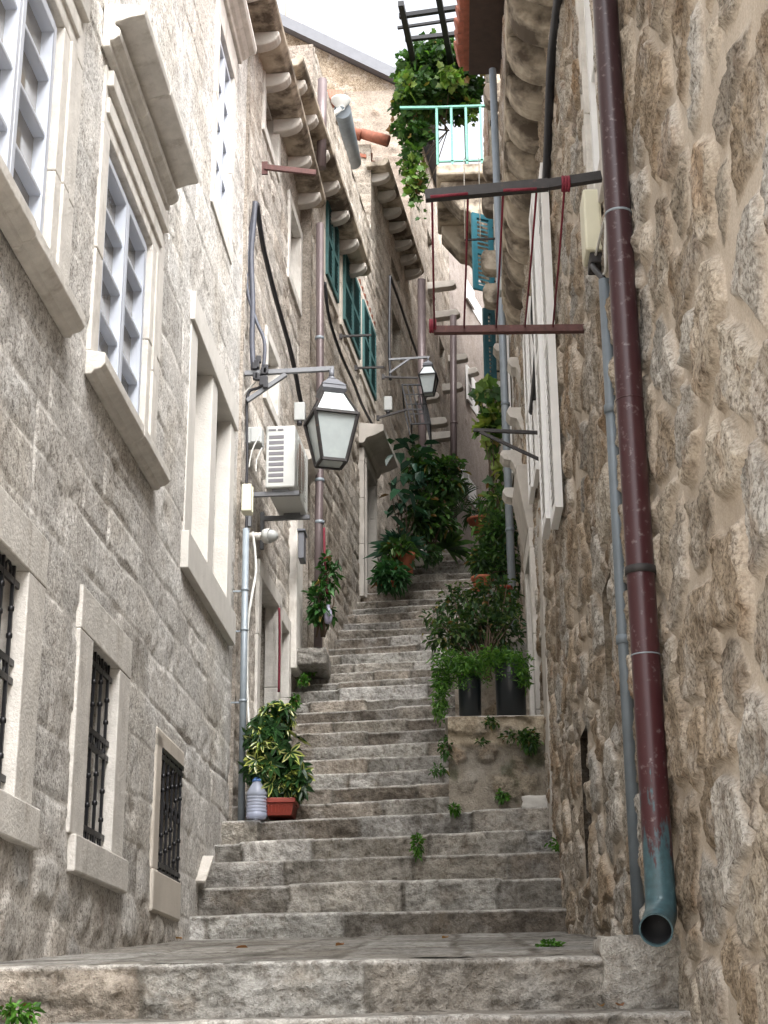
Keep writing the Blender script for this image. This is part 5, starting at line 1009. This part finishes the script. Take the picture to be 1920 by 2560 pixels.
# --- grape vine on the pergola and along the right wall
base = P(1120, 330, Y=18.6)
VG = [(.035,.09,.02),(.045,.11,.022),(.025,.065,.018),(.07,.14,.028)]
t = plant('grape_vine', 'grape vine covering the black pergola and hanging down over the balcony', base, [B(1040, 190, 18.6, .30, .30, .6), B(1090, 160, 18.6, .36, .26, .6), B(1150, 190, 18.6, .28, .26, .6), B(1050, 250, 18.5, .34, .25, .6), B(1120, 240, 18.7, .34, .22, .6), B(1180, 230, 18.6, .2, .25), B(1020, 320, 18.4, .22, .3), B(1045, 330, 18.4, .22, .2), B(1030, 400, 18.4, .17, .3), B(1040, 470, 18.4, .11, .28), B(1050, 530, 18.4, .06, .2), B(1000, 260, 18.4, .15, .25), B(1150, 270, 18.8, .25, .2)], 4200, .095, .1, VG, kind='grape', ns=12, shell=.1)
mb = MB(); bush(mb, [B(1035, 440, 18.35, .17, .4), B(1180, 270, 18.4, .12, .25), B(1130, 190, 18.0, .2, .2), B(1015, 210, 18.0, .14, .25)], 260, .09, .1, [(.10,.18,.03),(.08,.17,.03),(.14,.2,.045)], kind='grape', shell=.1); mb.build('young_leaves', M['leaf'], t, recalc=False)
yv = 15.6; base = P(1232, 1330, Y=yv)
t = plant('climbing_vine', 'yellow-green vine climbing the right wall beside the stone brackets', base, [B(1215, 985, yv, .14, .12), B(1225, 1060, yv, .15, .2), B(1240, 1020, yv, .13, .15), B(1240, 1150, yv, .07, .2), B(1245, 1230, yv, .08, .15), B(1210, 1075, yv, .06, .05)], 150, .13, .1, YG+MG, kind='grape', ns=6, shell=.1)
c_ = P(1212, 302, Y=17.6); 

# a few fallen leaves on the landing and lower steps
for (u_, v_, y_) in ((440, 2322, 9.0), (1500, 2530, 5.15), (1545, 2532, 5.12), (620, 2372, 6.4), (1120, 2352, 7.6), (860, 2368, 6.6)):
    p_ = P(u_, v_, Y=y_); z_ = .262+(p_.y-5.3)*.0786+(p_.x+.1)*.012 if p_.y > 5.3 else .085
    mb = MB(); leaf(mb, (p_.x, p_.y, z_+.012), (random.uniform(-1, 1), random.uniform(-1, 1), .05), UP, .055, .03, pick([(.22, .09, .04), (.26, .13, .05)]), droop=.1)
    mb.build('dry_leaf', M['leaf'], recalc=False, label='small reddish dry leaf lying on the lowest steps and landing', cat='leaf', group='fallen leaves on the lowest steps')
# ------------------------------------------------------------------ light
w = bpy.data.worlds.new('World'); SC.world = w; w.use_nodes = True; nt = w.node_tree
sky = nt.nodes.new('ShaderNodeTexSky'); sky.sky_type = 'NISHITA'; sky.sun_disc = False; sky.sun_elevation = R(53); sky.sun_rotation = R(150)
sky.air_density = 1.0; sky.dust_density = 6.0; sky.ozone_density = .6
hs = nt.nodes.new('ShaderNodeHueSaturation'); hs.inputs['Saturation'].default_value = .18
nt.links.new(sky.outputs[0], hs.inputs['Color']); bg = nt.nodes['Background']; nt.links.new(hs.outputs[0], bg.inputs[0]); bg.inputs[1].default_value = .15
sl = bpy.data.lights.new('sun', 'SUN'); sl.energy = .75; sl.angle = R(60); sl.color = (1, .985, .97)
so = bpy.data.objects.new('sun', sl); COL.objects.link(so); so.rotation_euler = Vector((-.30, .52, -.80)).to_track_quat('-Z', 'Y').to_euler(); so.location = (8, -8, 25)
SC.view_settings.view_transform = 'Standard'; SC.view_settings.look = 'None'; SC.view_settings.exposure = EXPO; SC.view_settings.gamma = 1
SC.view_settings.use_curve_mapping = False
SC.cycles.max_bounces = 8; SC.cycles.diffuse_bounces = 5
